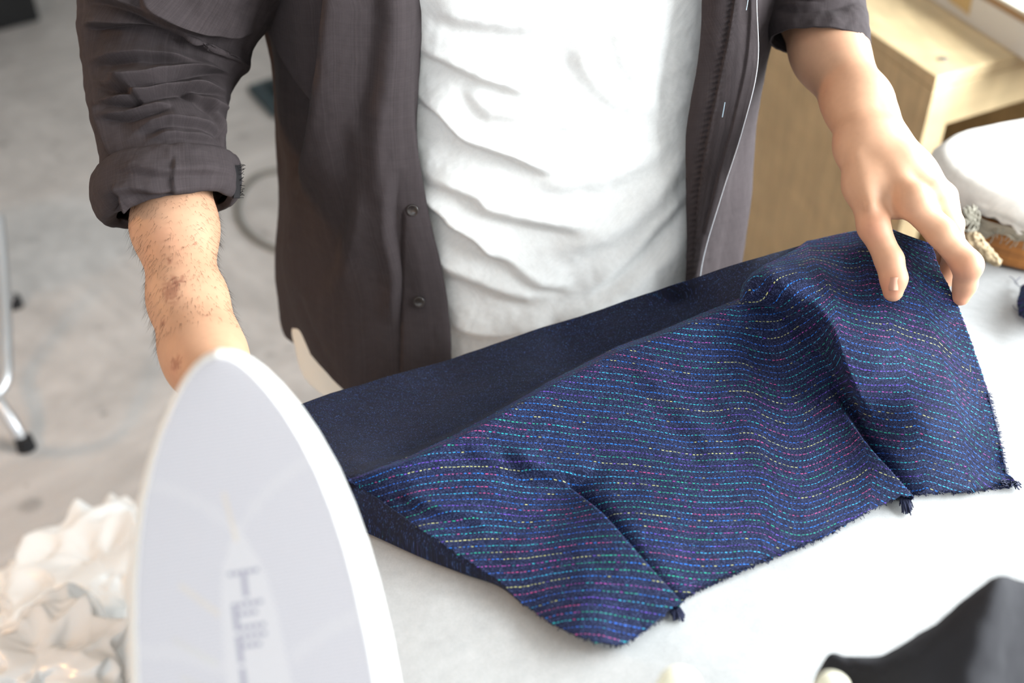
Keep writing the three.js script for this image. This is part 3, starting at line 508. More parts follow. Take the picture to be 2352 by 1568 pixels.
{
  const rs = sleeve([[700, -660, 0.862, 165], [590, -400, 0.875, 190], [530, -230, 0.885, 200], [455, -90, 0.905, 205], [392, 20, 0.92, 202], [380, 105, 0.925, 192], [365, 165, 0.922, 168], [363, 220, 0.915, 156], [365, 280, 0.905, 152], [374, 335, 0.895, 143], [385, 390, 0.885, 136], [392, 430, 0.877, 134]], [
    [[[175, 5], [230, 0], [300, 18], [370, 52], [450, 75], [540, 85], [600, 70]], 0.008, 60, 0.006, 34, 12, 0.2],
    [[[180, 62], [250, 58], [330, 62], [400, 78], [440, 98], [490, 116]], 0.007, 42, 0.008, 28, 9, 0.15],
    [[[195, 150], [240, 140], [330, 132], [405, 140], [450, 155]], 0.006, 34, 0.006, 26, 8],
    [[[200, 185], [260, 200], [340, 190], [420, 168], [500, 165], [535, 180]], 0.008, 36, 0.008, 26, 7],
    [[[205, 232], [250, 236], [320, 222], [380, 205], [440, 200], [500, 214], [530, 232]], 0.008, 32, 0.008, 24, 6],
    [[[222, 272], [280, 268], [350, 250], [400, 246]], 0.006, 30, 0.005, 24, 7],
    [[[300, 306], [380, 284], [460, 292], [525, 318]], 0.006, 30, 0.003, 24, 7],
    [[[330, 325], [400, 312], [460, 318], [515, 332]], 0.004, 22, 0.001, 18, 6],
    [[[455, 215], [490, 262], [505, 300], [512, 345]], 0.004, 20, 0.003, 16, 5],
    [[[212, 225], [228, 290], [250, 345], [262, 380]], 0.006, 26, 0.004, 22, 8, 0.2],
    [[[420, 190], [465, 236], [505, 258], [530, 262]], 0.006, 26, 0.003, 20, 8, 0.25],
    [[[245, 175], [300, 210], [330, 245]], 0.004, 24, 0.004, 20, 8, 0.3],
    [[[370, -120], [330, -30], [350, 30], [420, 60]], 0.006, 50, 0.006, 36, 14],
  ], 'sleeve', overshirt, overMat);
  const cuff = sleeve([[392, 398, 0.884, 128, -0.02, 0.95], [388, 372, 0.885, 142, -0.02, 1.0], [386, 378, 0.883, 154, -0.04, 1.05], [385, 400, 0.88, 164, -0.06, 1.06], [385, 440, 0.873, 167, -0.09, 1.06], [388, 474, 0.866, 158, -0.12, 1.02], [391, 486, 0.863, 142, -0.13, 0.95], [395, 474, 0.865, 125, -0.12, 0.9]], [
    [[[235, 400], [300, 392], [380, 400], [450, 396], [540, 400]], 0.003, 24, 0.002, 20, 10],
    [[[225, 455], [300, 440], [360, 448], [440, 440]], 0.003, 24, 0.003, 22, 10],
    [[[262, 420], [275, 470], [292, 515]], 0.004, 20, 0.004, 12, 5],
    [[[400, 350], [395, 420], [405, 500]], 0.0012, 30, 0.001, 20, 4],
  ], 'cuff', overshirt, overMat, 260, 120, dirOf(at(384, 385, 0.878), at(394, 486, 0.876)));
  // frayed slit of the rolled cuff
  const frays = [];
  for (let k = 0; k < 26; k++) { const y = 372 + 84 * rnd(), x = 549 + 4 * rnd(), p = at(x, y, 0.87), q = at(x + 4 + 9 * rnd(), y + 14 * (rnd() - 0.6), 0.868); frays.push(tube([p, p.clone().lerp(q, 0.5).add(V(0, 0.001 * (rnd() - 0.3), 0.001)), q], 0.00022, 5, 4)); }
  frays.push(sheet(net([[[538, 380, 0.868], [552, 378, 0.872]], [[540, 420, 0.866], [555, 418, 0.87]], [[536, 455, 0.864], [551, 455, 0.868]]].map((r) => r.map((a) => at(...a)))), 6, 12, 0.002));
  part('frayed_slit', mergeGeometries(frays.map((g) => { g.userData = {}; return g; })), std({ color: 0x141113, roughness: 0.95 }), overshirt).userData.kind = 'stuff';
  // left sleeve, mostly above the frame; its hem crosses the forearm
  sleeve([[1816, -660, 0.885, 165, 0, 1], [1816, -420, 0.94, 150, 0, 1], [1818, -280, 0.98, 145, 0, 1], [1825, -150, 1.01, 132, 0, 1], [1850, -50, 0.985, 122, 0.1, 1], [1874, 45, 0.955, 116, 0.2, 1], [1884, 100, 0.942, 112, 0.26, 1]], [
    [[[1760, -60], [1830, -20], [1900, -10], [1990, -30]], 0.006, 40, 0.005, 30, 10],
    [[[1770, 20], [1850, 12], [1920, 0], [1990, -5]], 0.004, 26, 0.003, 22, 8],
  ], 'sleeve', overshirt, overMat, 200, 160, dirOf(at(1835, -300, 0.97), at(1880, 60, 0.965)));
}
// ---------------------------------------------------------------- the striped cloth on the table
function solveRbf(pts, smooth = 1e-6) { // thin plate through [x, y, value]
  const n = pts.length, m = n + 3, S = 1000, phi = (r2) => (r2 < 1e-12 ? 0 : 0.5 * r2 * Math.log(r2));
  const A = Array.from({ length: m }, () => new Float64Array(m + 1));
  for (let i = 0; i < n; i++) { const [x, y, v] = pts[i]; for (let j = 0; j < n; j++) A[i][j] = phi(((x - pts[j][0]) ** 2 + (y - pts[j][1]) ** 2) / S / S) + (i === j ? smooth : 0); A[i][n] = A[n][i] = 1; A[i][n + 1] = A[n + 1][i] = x / S; A[i][n + 2] = A[n + 2][i] = y / S; A[i][m] = v; }
  for (let c = 0; c < m; c++) { let p = c; for (let r = c + 1; r < m; r++) if (Math.abs(A[r][c]) > Math.abs(A[p][c])) p = r; [A[c], A[p]] = [A[p], A[c]]; for (let r = 0; r < m; r++) if (r !== c && A[r][c]) { const k = A[r][c] / A[c][c]; for (let q = c; q <= m; q++) A[r][q] -= k * A[c][q]; } }
  const w = A.map((r, i) => r[m] / r[i]);
  return (x, y) => { let s = w[n] + w[n + 1] * x / S + w[n + 2] * y / S; for (let i = 0; i < n; i++) s += w[i] * phi(((x - pts[i][0]) ** 2 + (y - pts[i][1]) ** 2) / S / S); return s; };
}
const ratio = (y) => SN - (CY - y) / F * CS;
const dh = (x, y, h) => [x, y, (EYE - TABLE_Y - h) / ratio(y)];            // depth of a point h above the table
const tweedOf = (strength, n) => { // navy tweed with rows of coloured dashes; 0.3 m a tile; the reverse shows the dashes weakly
  const rowsN = 52, K = n / 2048, hues = [[50, 165, 205], [30, 115, 210], [35, 165, 130], [190, 190, 120], [160, 65, 150], [105, 70, 185], [35, 170, 175], [45, 105, 205], [185, 70, 125]];
  const fleck = new Float32Array(n * n);
  for (let k = 0; k < 380000 * K * K; k++) { const x = Math.floor(rnd() * n), y = Math.floor(rnd() * n), l = 2 + Math.floor(rnd() * 5 * K), a = (rnd() - 0.5) * 2, s = rnd() < 0.56 ? 0.85 : -0.5; for (let i = 0; i < l; i++) { const q = ((Math.floor(y + i * a) + n) % n) * n + (x + i) % n; fleck[q] = Math.max(-0.6, Math.min(1, fleck[q] + s * rnd())); } }
  const rows = Array.from({ length: rowsN }, () => { const runs = []; let x = 0, h = Math.floor(rnd() * hues.length); while (x < 2048) { const l = 120 + rnd() * 420; runs.push([x, h]); x += l; h = rnd() < 0.45 ? [0, 1, 2, 6, 7][Math.floor(rnd() * 5)] : Math.floor(rnd() * hues.length); } return { runs, off: rnd() * 30, thin: 0.8 + 0.4 * rnd() }; });
  return tex(n, n, (i, j) => {
    const I = i / K, r = Math.floor(j / n * rowsN), row = rows[r], yy = (j / n * rowsN - r) * (2048 / rowsN) - 19.7, wob = 1.6 * noise(I * 0.02, r * 7, 1);
    const f = fleck[j * n + i], weave = ((i + 2 * j) % 9 < 4 ? 1.12 : 0.88) * (1 + 0.4 * (rnd() - 0.5));
    let c = [13 + 120 * Math.max(0, f), 18 + 138 * Math.max(0, f), 46 + 170 * Math.max(0, f)].map((q) => q * weave * (1 + 0.9 * Math.min(0, f)));
    const P = 21, ph = (I + row.off + 3 * noise(I * 0.01, r * 3, 9) + P * 100) % P, k = Math.floor((I + row.off) / P), mixed = Math.sin(k * 12.9898 + r * 78.233) * 43758.5453 % 1;
    const along = sstep(0, 3, ph) * (1 - sstep(12 + 3 * mixed, 16.5 + 2 * mixed, ph)), across = 1 - sstep(1.0, 3.2 * row.thin, Math.abs(yy + wob));
    let a = along * across * strength * (0.82 + 0.3 * noise(k * 1.7, r * 5, 2));
    if (a > 0.01) {
      let h = row.runs[0][1]; for (const [x, q] of row.runs) if (I >= x) h = q;
      const hue = Math.abs(mixed) < 0.14 ? hues[(h + 2) % hues.length] : hues[h], s = 0.8 + 0.4 * rnd();
      c = c.map((q, m) => lerp(q, hue[m] * s * 1.12, clamp(a)));
    }
    return c;
  }, { rx: 1 / 0.3, ry: 1 / 0.3 });
};
const tweed = tweedOf(1, 2048), tweedReverse = tweedOf(0.22, 1024);
const tweedBump = tex(512, 512, (i, j) => { const v = 128 + 60 * Math.sin((i + 2 * j) / 512 * Math.PI * 2 * 40) + 120 * (rnd() - 0.5); return [v, v, v]; }, { srgb: false, rx: 1 / 0.06, ry: 1 / 0.06 });
const tweedMat = std({ map: tweed, bumpMap: tweedBump, bumpScale: 0.0003, roughness: 0.85, specularIntensity: 0.4, sheen: 0.5, sheenRoughness: 0.45, sheenColor: new THREE.Color(0.25, 0.32, 0.62) });
const reverseMat = std({ map: tweedReverse, bumpMap: tweedBump, bumpScale: 0.0003, color: new THREE.Color().setRGB(0.38, 0.56, 0.7), roughness: 0.95, sheen: 0.15 });
{
  const piece = thing('striped_cloth', 'navy tweed cloth with rows of coloured dashes, spread and lifted on the white table', 'cloth');
  const crest = table([[690, 1120], [820, 1085], [930, 1052], [1040, 1000], [1150, 940], [1250, 882], [1340, 836], [1420, 797], [1560, 742], [1640, 708], [1700, 684], [1800, 640], [1950, 560], [2150, 500]]);
  const shared = [dh(1820, 700, 0.112), [1960, 690, 0.852], [2060, 640, 0.84], [2150, 600, 0.842], [2100, 720, 0.838], [1960, 600, 0.878]];
  const front = solveRbf([
    ...shared, dh(700, 1040, 0.05), dh(830, 1120, 0.032), dh(960, 1210, 0.028), dh(1050, 1270, 0.02), dh(1140, 1330, 0.014), dh(1200, 1385, 0.01), dh(1280, 1440, 0.012), dh(1370, 1475, 0.014), dh(1430, 1480, 0.008), dh(1530, 1412, 0.006), dh(1590, 1362, 0.004), dh(1700, 1312, 0.004), dh(1900, 1230, 0.004), dh(2000, 1172, 0.006), dh(2060, 1137, 0.008),
    dh(2095, 1137, 0.005), dh(2200, 1130, 0.004), dh(2335, 1108, 0.005), [2312, 1090, 0.829], [2295, 1000, 0.832], [2270, 900, 0.835], [2240, 810, 0.838], [2205, 710, 0.841],
    dh(820, 1085, 0.048), dh(1040, 1000, 0.058), dh(1250, 882, 0.07), dh(1420, 797, 0.084), dh(1560, 742, 0.098), dh(1700, 684, 0.116),
    dh(1300, 1150, 0.02), dh(1000, 1120, 0.036), dh(1500, 1180, 0.02), dh(1600, 1000, 0.036), dh(1450, 950, 0.05), dh(1250, 1010, 0.045), dh(1800, 1100, 0.02), dh(1760, 900, 0.054), dh(1700, 780, 0.076), dh(2000, 820, 0.088), dh(2130, 980, 0.05), dh(1950, 980, 0.036), dh(1350, 1330, 0.02), dh(1200, 1260, 0.02),
  ], 2e-5);
  const back = solveRbf([
    ...shared, dh(700, 930, 0.012), dh(760, 905, 0.012), dh(900, 862, 0.012), dh(1030, 825, 0.013), dh(1300, 735, 0.04), dh(1560, 650, 0.085), dh(1750, 588, 0.11), dh(1960, 530, 0.125), [2050, 530, 0.895], [2140, 560, 0.862],
    dh(820, 1060, 0.03), dh(930, 1028, 0.02), dh(1040, 975, 0.022), dh(1250, 857, 0.03), dh(1420, 770, 0.046), dh(1560, 715, 0.064), dh(1700, 660, 0.1), dh(800, 980, 0.012), dh(1030, 900, 0.012), dh(1300, 800, 0.028), dh(1560, 690, 0.065), dh(1750, 630, 0.105),
  ], 2e-5);
  const FF = foldField([
    [[[1556, 1402], [1470, 1303], [1400, 1217], [1345, 1152], [1305, 1108], [1268, 1085]], 0.010, 90, 0.016, 18, 3.5, [0.01, 0.42]],
    [[[2090, 1150], [2050, 1095], [2000, 1032], [1955, 965], [1925, 915], [1900, 870]], 0.007, 70, 0.012, 18, 4, [0.01, 0.35]],
    [[[1670, 690], [1740, 690], [1815, 710], [1860, 745], [1898, 790], [1930, 850], [1955, 900], [2000, 975]], 0.017, 95, 0.017, 95, 22, 0.22],
    [[[1420, 818], [1480, 878], [1560, 965], [1620, 1040], [1660, 1100]], 0.0024, 60, 0.002, 60, 26, 0.3],
    [[[1140, 1020], [1200, 1075], [1260, 1098], [1330, 1092], [1400, 1060]], 0.0055, 60, 0.005, 44, 20, 0.3],
    [[[1030, 1010], [1090, 1050], [1180, 1090], [1250, 1100]], 0.002, 50, 0.002, 40, 22, 0.3],
    [[[1600, 900], [1690, 990], [1750, 1080]], 0.0015, 70, 0.0015, 50, 30, 0.3],
    [[[900, 1130], [1000, 1180], [1120, 1200]], 0.003, 40, 0.002, 40, 14, 0.2],
  ]);
  const yTop = table([[640, 945], [700, 925], [760, 903], [1030, 825], [1300, 735], [1560, 650], [1750, 588], [1870, 556], [1960, 532], [2050, 527], [2140, 560]]);
  const yBot0 = table([[640, 1005], [700, 1040], [830, 1120], [960, 1210], [1050, 1270], [1140, 1330], [1200, 1385], [1280, 1440], [1330, 1462], [1370, 1476], [1430, 1484], [1465, 1462], [1490, 1444], [1530, 1412], [1550, 1402], [1565, 1382], [1590, 1364], [1700, 1312], [1800, 1272], [1900, 1230], [2000, 1172], [2060, 1142], [2090, 1150], [2098, 1136], [2200, 1132], [2290, 1121], [2335, 1108]]);
  const jag = (x) => 3 * noise(x * 0.09, 0, 4) + 3 * noise(x * 0.35, 3, 4), yBot = (x) => yBot0(x) + jag(x);
  const xR = table([[500, 2115], [560, 2140], [620, 2160], [710, 2205], [810, 2240], [900, 2270], [1000, 2295], [1110, 2317]]);
  const pxOld = (u, t) => { let y = 900, x = 0; for (let k = 0; k < 7; k++) { x = 650 + (xR(y) - 650) * u; y = lerp(yTop(x), yBot(x), t); } if (u > 0.985) x += 1.6 * noise(y * 0.12, 5, 5); return [x, y]; };
  const refY = table([[640, 985], [840, 992], [1000, 1000], [1140, 1003], [1357, 1026], [1587, 1045], [1740, 1056], [1865, 1062], [2018, 1040], [2100, 1055], [2279, 1088]]);
  // seam between the lifted, turned-back part and the front: the crest, then up to the top edge under the hand
  const seam = table([[640, 1138], [690, 1120], [820, 1085], [930, 1052], [1040, 1000], [1150, 940], [1250, 882], [1340, 836], [1420, 797], [1560, 742], [1640, 708], [1700, 684], [1760, 640], [1830, 585], [1860, 555], [1880, 500], [2160, 400]]);
  const NU = 520, NV = 330;
  const wave = (p) => 0.0012 * fbm(p.x * 16, p.z * 16, p.y * 16, 3);
  const pxs = (u, top, bot) => (t) => { let y = 900, x = 0; for (let k = 0; k < 8; k++) { x = 650 + (xR(y) - 650) * u; y = lerp(top(x), bot(x), t); } if (u > 0.985) x += 1.6 * noise(y * 0.12, 5, 5); x += 20 * sstep(1080, 1112, y) * sstep(0.965, 1, u); if (bot === yBot0) y += jag(x) * sstep(0.975, 1, t); return [x, y]; };
  const frontTop = (x) => Math.max(yTop(x), seam(x) - 1);
  const blend = (x) => sstep(1640, 1830, x);
  const depth = (x, y) => { const c = crest(x); return lerp(front(x, y), lerp(back(x, y), front(x, y), sstep(-60, 60, y - c)), blend(x)); };
  const g = sheet((u, v) => { const [x, y] = pxs(u, frontTop, yBot0)(Math.pow(v, 0.95)); const lip = 0.02 * (1 - blend(x)) * Math.pow(1 - clamp((y - seam(x)) / 16), 2); return at(x, y, depth(x, y) + lip); }, NU, NV, 0.0011, { disp: (p, n) => {
    const [x, y] = project(p), s = n.dot(FWD) < 0 ? 1 : -1, fr = x > 1700 ? 1 : sstep(0, 60, y - crest(x));
    return s * fr * 1.3 * FF(x, y) + wave(p);
  } });
  { // uv: metres along the weave, counted down and up from one traced stripe
    const { p, base } = g.userData, W = NU + 1, H = NV + 1, uv = g.attributes.uv, acc = [], off = new Float32Array(W);
    for (let i = 0; i < W; i++) {
      const a = new Float32Array(H); for (let j = 1; j < H; j++) a[j] = a[j - 1] + base[j * W + i].distanceTo(base[(j - 1) * W + i]);
      acc.push(a); let o = null, prev = null;
      for (let j = H - 1; j >= 0 && o === null; j--) { const [x, y] = project(base[j * W + i]), e = y - refY(x); if (prev !== null && prev >= 0 && e < 0) o = a[j] + (a[j + 1] - a[j]) * (-e / (prev - e)); prev = e; }
      off[i] = o ?? NaN;
    }
    for (let i = 1; i < W; i++) if (Number.isNaN(off[i])) off[i] = off[i - 1]; for (let i = W - 2; i >= 0; i--) if (Number.isNaN(off[i])) off[i] = off[i + 1];
    const sm = (i) => { let s = 0, c = 0; for (let k = -45; k <= 45; k++) { const q = clamp(i + k, 0, W - 1); s += off[q]; c++; } return s / c; };
    for (let i = 0; i < W; i++) { const o = sm(i); for (let j = 0; j < H; j++) { const k = j * W + i, q = p[k]; uv.setXY(k, q.x + 0.35 * (q.y - TABLE_Y), o - acc[i][j]); uv.setXY(W * H + k, uv.getX(k), uv.getY(k)); } }
  }
  part('panel', g, tweedMat, piece);
  const gb = sheet((u, v) => { const x0 = lerp(655, 1866, u), s0 = Math.max(seam(x0), yTop(x0) + 2), y = lerp(yTop(x0), s0 + 10 * (1 - blend(x0)) + 2, v); const d0 = lerp(back(x0, y), depth(x0, y), blend(x0)) + 0.0005, meet = depth(x0, seam(x0) + 6) + 0.006; return at(x0, y, lerp(d0, Math.max(d0 - 0.03, meet), sstep(0.86, 1, v) * (1 - blend(x0)))); }, 300, 110, 0.0011, { disp: (p) => wave(p) + 0.0015 * fbm(p.x * 9, p.z * 9, 4, 2), uvOf: (i, j, p) => [p.x + 0.35 * (p.y - TABLE_Y), 1.1 * p.z - 0.3 * p.x + 0.5 * p.y] });
  part('turned_back_fold', gb, reverseMat, piece, 'darker turned-back fold with faint stripes');
  // the edge that turns under, its dark back towards the left
  const under = sheet(net([
    [[700, 1040, 0.049], [830, 1120, 0.031], [960, 1210, 0.027], [1050, 1270, 0.019], [1140, 1330, 0.013], [1200, 1385, 0.009]],
    [[720, 1120, 0.03], [842, 1180, 0.018], [960, 1246, 0.017], [1055, 1296, 0.012], [1142, 1338, 0.009], [1200, 1387, 0.007]],
    [[740, 1180, 0.003], [852, 1228, 0.003], [965, 1279, 0.003], [1060, 1316, 0.003], [1145, 1346, 0.003], [1201, 1389, 0.004]],
  ].map((r) => r.map(([x, y, h]) => at(...dh(x, y, h))))), 120, 40, 0.001, { uvOf: (i, j, p) => [p.x * 0.5 - p.z, p.x * 0.9 + p.z * 0.5] });
  part('turned_edge', under, reverseMat, piece);
  // frayed threads along the cut edges and at the two darts
  const fr = [], add = (x, y, h, dx, dy, r = 0.00016 + 0.00014 * rnd()) => { const a = at(...dh(x, y, h)), b = at(...dh(x + dx, y + dy, Math.max(0.0012, h * 0.4))); fr.push(tube([a, a.clone().lerp(b, 0.5).add(V(0, 0.0012 * rnd(), 0)), b], r, 4, 4)); };
  for (let k = 0; k < 620; k++) { const x = 1180 + 1150 * rnd(), y = yBot(x) - 3; add(x, y, 0.006, (rnd() - 0.45) * 16, 1 + 10 * rnd() * rnd()); }
  for (let k = 0; k < 120; k++) { const y = 900 + 200 * rnd(), x = xR(y) - 3, d = 0.833 - (y - 900) * 0.00002, a = at(x, y, d), b = at(x + 4 + 7 * rnd(), y + 6 * (rnd() - 0.4), d + 0.002); fr.push(tube([a, a.clone().lerp(b, 0.5), b], 0.0003, 4, 4)); }
  for (let k = 0; k < 90; k++) { add(1538 + 22 * rnd(), 1388 + 12 * rnd(), 0.006, 6 + 14 * (rnd() - 0.4), 14 + 16 * rnd(), 0.0005); add(2068 + 22 * rnd(), 1140 + 10 * rnd(), 0.007, 4 + 14 * (rnd() - 0.5), 12 + 22 * rnd(), 0.0005); }
  for (let k = 0; k < 40; k++) add(2296 + 40 * rnd(), 1104 + 14 * rnd(), 0.006, 4 + 12 * (rnd() - 0.3), 10 * (rnd() - 0.3), 0.0005);
  part('frayed_edge', mergeGeometries(fr), std({ color: 0x161b38, roughness: 0.9 }), piece).userData.kind = 'stuff';
}
{ // a scrap of the same cloth at the right edge
  const s = thing('cloth_scrap', 'small frayed scrap of the navy striped cloth on the table at the right edge', 'scrap', onY(2380, 690, TABLE_Y));
  const g = sheet(net([[[2346, 655], [2390, 640], [2450, 650]], [[2338, 690], [2390, 690], [2460, 690]], [[2340, 725], [2390, 745], [2450, 730]]].map((r, j) => r.map(([x, y], i) => at(...dh(x, y, 0.006 + (i === 1 ? 0.022 : 0) + (j === 1 ? 0.006 : 0)))))), 40, 40, 0.0015, { disp: (p) => 0.002 * fbm(p.x * 60, p.z * 60, 1) });
  part('cloth_piece', g, tweedMat, s);
  const th = (pts, h = 0.004) => tube(pts.map(([x, y], i) => at(...dh(x, y, i ? h : 0.012))), 0.00035, 20, 5), thm = std({ color: 0x2a3350, roughness: 0.9 });
  part('loose_thread', th([[2346, 660], [2332, 650], [2328, 640], [2318, 634]]), thm, s); part('loose_thread', th([[2338, 652], [2334, 644], [2344, 636]]), thm, s); part('loose_thread', th([[2342, 715], [2330, 708], [2326, 700]]), thm, s);
}
// ---------------------------------------------------------------- the iron, its sole turned to the camera
{
  const t = thing('clothes_iron', 'upturned clothes iron with a white perforated sole cover, held by the right hand', 'iron', ironAt(0.2, 0, -0.05));
  const L = 0.235, half = table([[0, 0], [0.002, 0.0075], [0.006, 0.0135], [0.012, 0.0195], [0.022, 0.0272], [0.035, 0.0352], [0.05, 0.0425], [0.07, 0.0502], [0.09, 0.0557], [0.11, 0.0598], [0.13, 0.0626], [0.16, 0.0652], [0.2, 0.0668], [0.225, 0.0665], [0.235, 0.064]]);
  const outline = (k, n, l0 = 0, seg = 64) => { const o = []; for (let i = 0; i <= seg; i++) { const l = L * Math.pow(i / seg, 1.6); o.push([l0 + l * (L - 2 * l0) / L, half(l) * k]); } return [...o.map(([l, w]) => ironAt(l, w, n)), ...o.slice(1).reverse().map(([l, w]) => ironAt(l, -w, n))]; };
  const loft = (list, caps = true) => { // closed outlines of equal count joined to a solid
    const n = list[0].length, pos = [], idx = []; list.forEach((o) => o.forEach((p) => pos.push(p.x, p.y, p.z)));
    for (let r = 0; r < list.length - 1; r++) for (let i = 0; i < n; i++) { const a = r * n + i, b = r * n + (i + 1) % n; idx.push(a, b, a + n, b, b + n, a + n); }
    const m = (n - 1) / 2; if (caps) for (const [r, f] of [[0, 0], [list.length - 1, 1]]) for (let i = 0; i < m; i++) { const a = r * n + i, b = r * n + i + 1, c = r * n + (n - i) % n, d = r * n + n - i - 1; f ? idx.push(a, b, c, b, d, c) : idx.push(a, c, b, b, c, d); }
    const g = new THREE.BufferGeometry(); g.setAttribute('position', new THREE.Float32BufferAttribute(pos, 3)); g.setIndex(idx);
    const uv = new Float32Array(pos.length / 3 * 2); for (let i = 0; i < pos.length / 3; i++) { const p = V(pos[i * 3], pos[i * 3 + 1], pos[i * 3 + 2]).sub(ironTip); uv.set([p.dot(ironW) / 0.16 + 0.5, -p.dot(ironA) / 0.26], i * 2); } g.setAttribute('uv', new THREE.BufferAttribute(uv, 2));
    g.computeVertexNormals(); return g;
  };
  // sole cover: flat perforated face, rounded rim; its print is flat
  const n = 2048, can = document.createElement('canvas'); can.width = can.height = n; const c = can.getContext('2d');
  const sx = (w) => (w / 0.16 + 0.5) * n, sy = (l) => l / 0.26 * n;         // canvas x across, y from tip to heel
  c.fillStyle = '#b5b1b3'; c.fillRect(0, 0, n, n);
  c.strokeStyle = '#9a96a0'; c.lineWidth = 7;
  for (let r = 0; r < 150; r++) for (let k = 0; k < 64; k++) { const y = r * 14 + 4, x = k * 32 + (r % 2) * 16; c.beginPath(); c.arc(x, y, 8, 0.15 * Math.PI, 0.85 * Math.PI); c.stroke(); } // small punched scallops
  const plain = '#b5b1b3';
  const arc = (pts, w) => { c.strokeStyle = '#b1adb0'; c.lineWidth = w; c.lineCap = 'round'; c.beginPath(); c.moveTo(sx(pts[0][0]), sy(pts[0][1])); c.quadraticCurveTo(sx(pts[1][0]), sy(pts[1][1]), sx(pts[2][0]), sy(pts[2][1])); c.stroke(); };
  arc([[-0.04, 0.064], [-0.018, 0.07], [-0.001, 0.094]], 52); arc([[0.042, 0.064], [0.016, 0.072], [0.001, 0.094]], 52); arc([[-0.06, 0.143], [-0.035, 0.142], [-0.016, 0.157]], 56); arc([[0.06, 0.142], [0.04, 0.144], [0.02, 0.157]], 56);
  c.fillStyle = plain; c.beginPath(); c.moveTo(sx(0), sy(0.089)); c.lineTo(sx(0.009), sy(0.110)); c.quadraticCurveTo(sx(0.0175), sy(0.13), sx(0.02), sy(0.26)); c.lineTo(sx(-0.0155), sy(0.26)); c.quadraticCurveTo(sx(-0.0155), sy(0.13), sx(-0.009), sy(0.110)); c.closePath(); c.fill();
  // lettering of punched dots, read from tip to heel
  const font = { T: ['11111', '00100', '00100', '00100', '00100', '00100'], E: ['11111', '10000', '11110', '10000', '10000', '11111'], F: ['11111', '10000', '11110', '10000', '10000', '10000'], L: ['10000', '10000', '10000', '10000', '10000', '11111'], O: ['01110', '10001', '10001', '10001', '10001', '01110'], N: ['10001', '11001', '10101', '10011', '10001', '10001'] };
  [...'TEFLON'].forEach((ch, k) => font[ch].forEach((row, j) => [...row].forEach((b, i) => { if (b === '1') { const x = sx(0.0005 + (i - 2) * 0.0031), y = sy(0.1135 + k * 0.0153 + j * 0.0022); c.fillStyle = '#7f7c8a'; c.fillRect(x - 17, y - 8, 31, 14); } })));
  const scuff = (w, l, dw, dl, a) => { c.strokeStyle = a; c.lineWidth = 26; c.lineCap = 'round'; c.beginPath(); c.moveTo(sx(w), sy(l)); c.lineTo(sx(w + dw), sy(l + dl)); c.stroke(); };
  scuff(-0.004, 0.075, 0.003, 0.022, 'rgba(190,172,150,0.45)'); scuff(-0.03, 0.115, 0.016, 0.016, 'rgba(186,172,156,0.4)'); scuff(-0.036, 0.14, 0.018, 0.014, 'rgba(176,168,160,0.35)'); scuff(-0.034, 0.158, 0.014, 0.01, 'rgba(176,168,160,0.35)');
  const map = new THREE.CanvasTexture(can); map.colorSpace = THREE.SRGBColorSpace; map.flipY = false; map.wrapS = map.wrapT = THREE.ClampToEdgeWrapping; map.magFilter = THREE.LinearFilter;
  const face = std({ map, roughness: 0.38, specularIntensity: 0.6 });
  const bumpy = std({ color: new THREE.Color().setRGB(0.78, 0.77, 0.74), roughness: 0.33 });
  part('sole_face', loft([outline(0.84, -0.0004, 0.0065), outline(0.84, 0.0012, 0.0065)]), face, t, 'perforated off-white sole face with punched lettering');
  part('sole_rim', loft([outline(0.83, 0.0004, 0.0067), outline(0.85, 0.001, 0.006), outline(0.88, -0.0004, 0.0045), outline(0.92, -0.0034, 0.0028), outline(0.96, -0.007, 0.0012), outline(0.985, -0.011, 0.0004), outline(1, -0.016), outline(1, -0.022), outline(0.99, -0.0245), outline(0.96, -0.0245), outline(0.83, -0.002, 0.0067)], false), bumpy, t, 'glossy white rounded rim of the sole cover');
  part('sole_plate', loft([outline(0.955, -0.012, 0.002), outline(0.955, -0.027, 0.002)]), std({ color: 0x6d7077, roughness: 0.35, metalness: 0.85 }), t, 'dark metal sole plate behind the white cover');
  part('housing', loft([[0.95, -0.0272, 0.004], [0.93, -0.034, 0.008], [0.86, -0.045, 0.016], [0.7, -0.056, 0.032], [0.5, -0.062, 0.05]].map(([k, nn, l0]) => outline(k, nn, l0))), std({ color: 0xd8d2c2, roughness: 0.4 }), t);
  const dark = std({ color: 0x1e1e20, roughness: 0.5 });
  part('handle', tube([ironAt(0.05, 0, -0.058), ironAt(0.045, 0, -0.085), ironAt(0.06, 0, -0.105), ironAt(0.1, 0, -0.109), ironAt(0.15, 0, -0.107), ironAt(0.185, 0, -0.098), ironAt(0.195, 0, -0.058)], 0.0125, 60, 18), dark, t);
  part('dial', new THREE.CylinderGeometry(0.016, 0.018, 0.008, 32).applyMatrix4(new THREE.Matrix4().compose(ironAt(0.11, 0, -0.066), new THREE.Quaternion().setFromUnitVectors(V(0, 1, 0), ironN), V(1, 1, 1))), dark, t);
  part('cord', tube([ironAt(0.195, 0, -0.09), ironAt(0.225, -0.01, -0.085), ironAt(0.245, -0.06, -0.07), ironAt(0.26, -0.16, -0.04), ironAt(0.34, -0.4, 0.02)], 0.0045, 50, 10), dark, t);
}

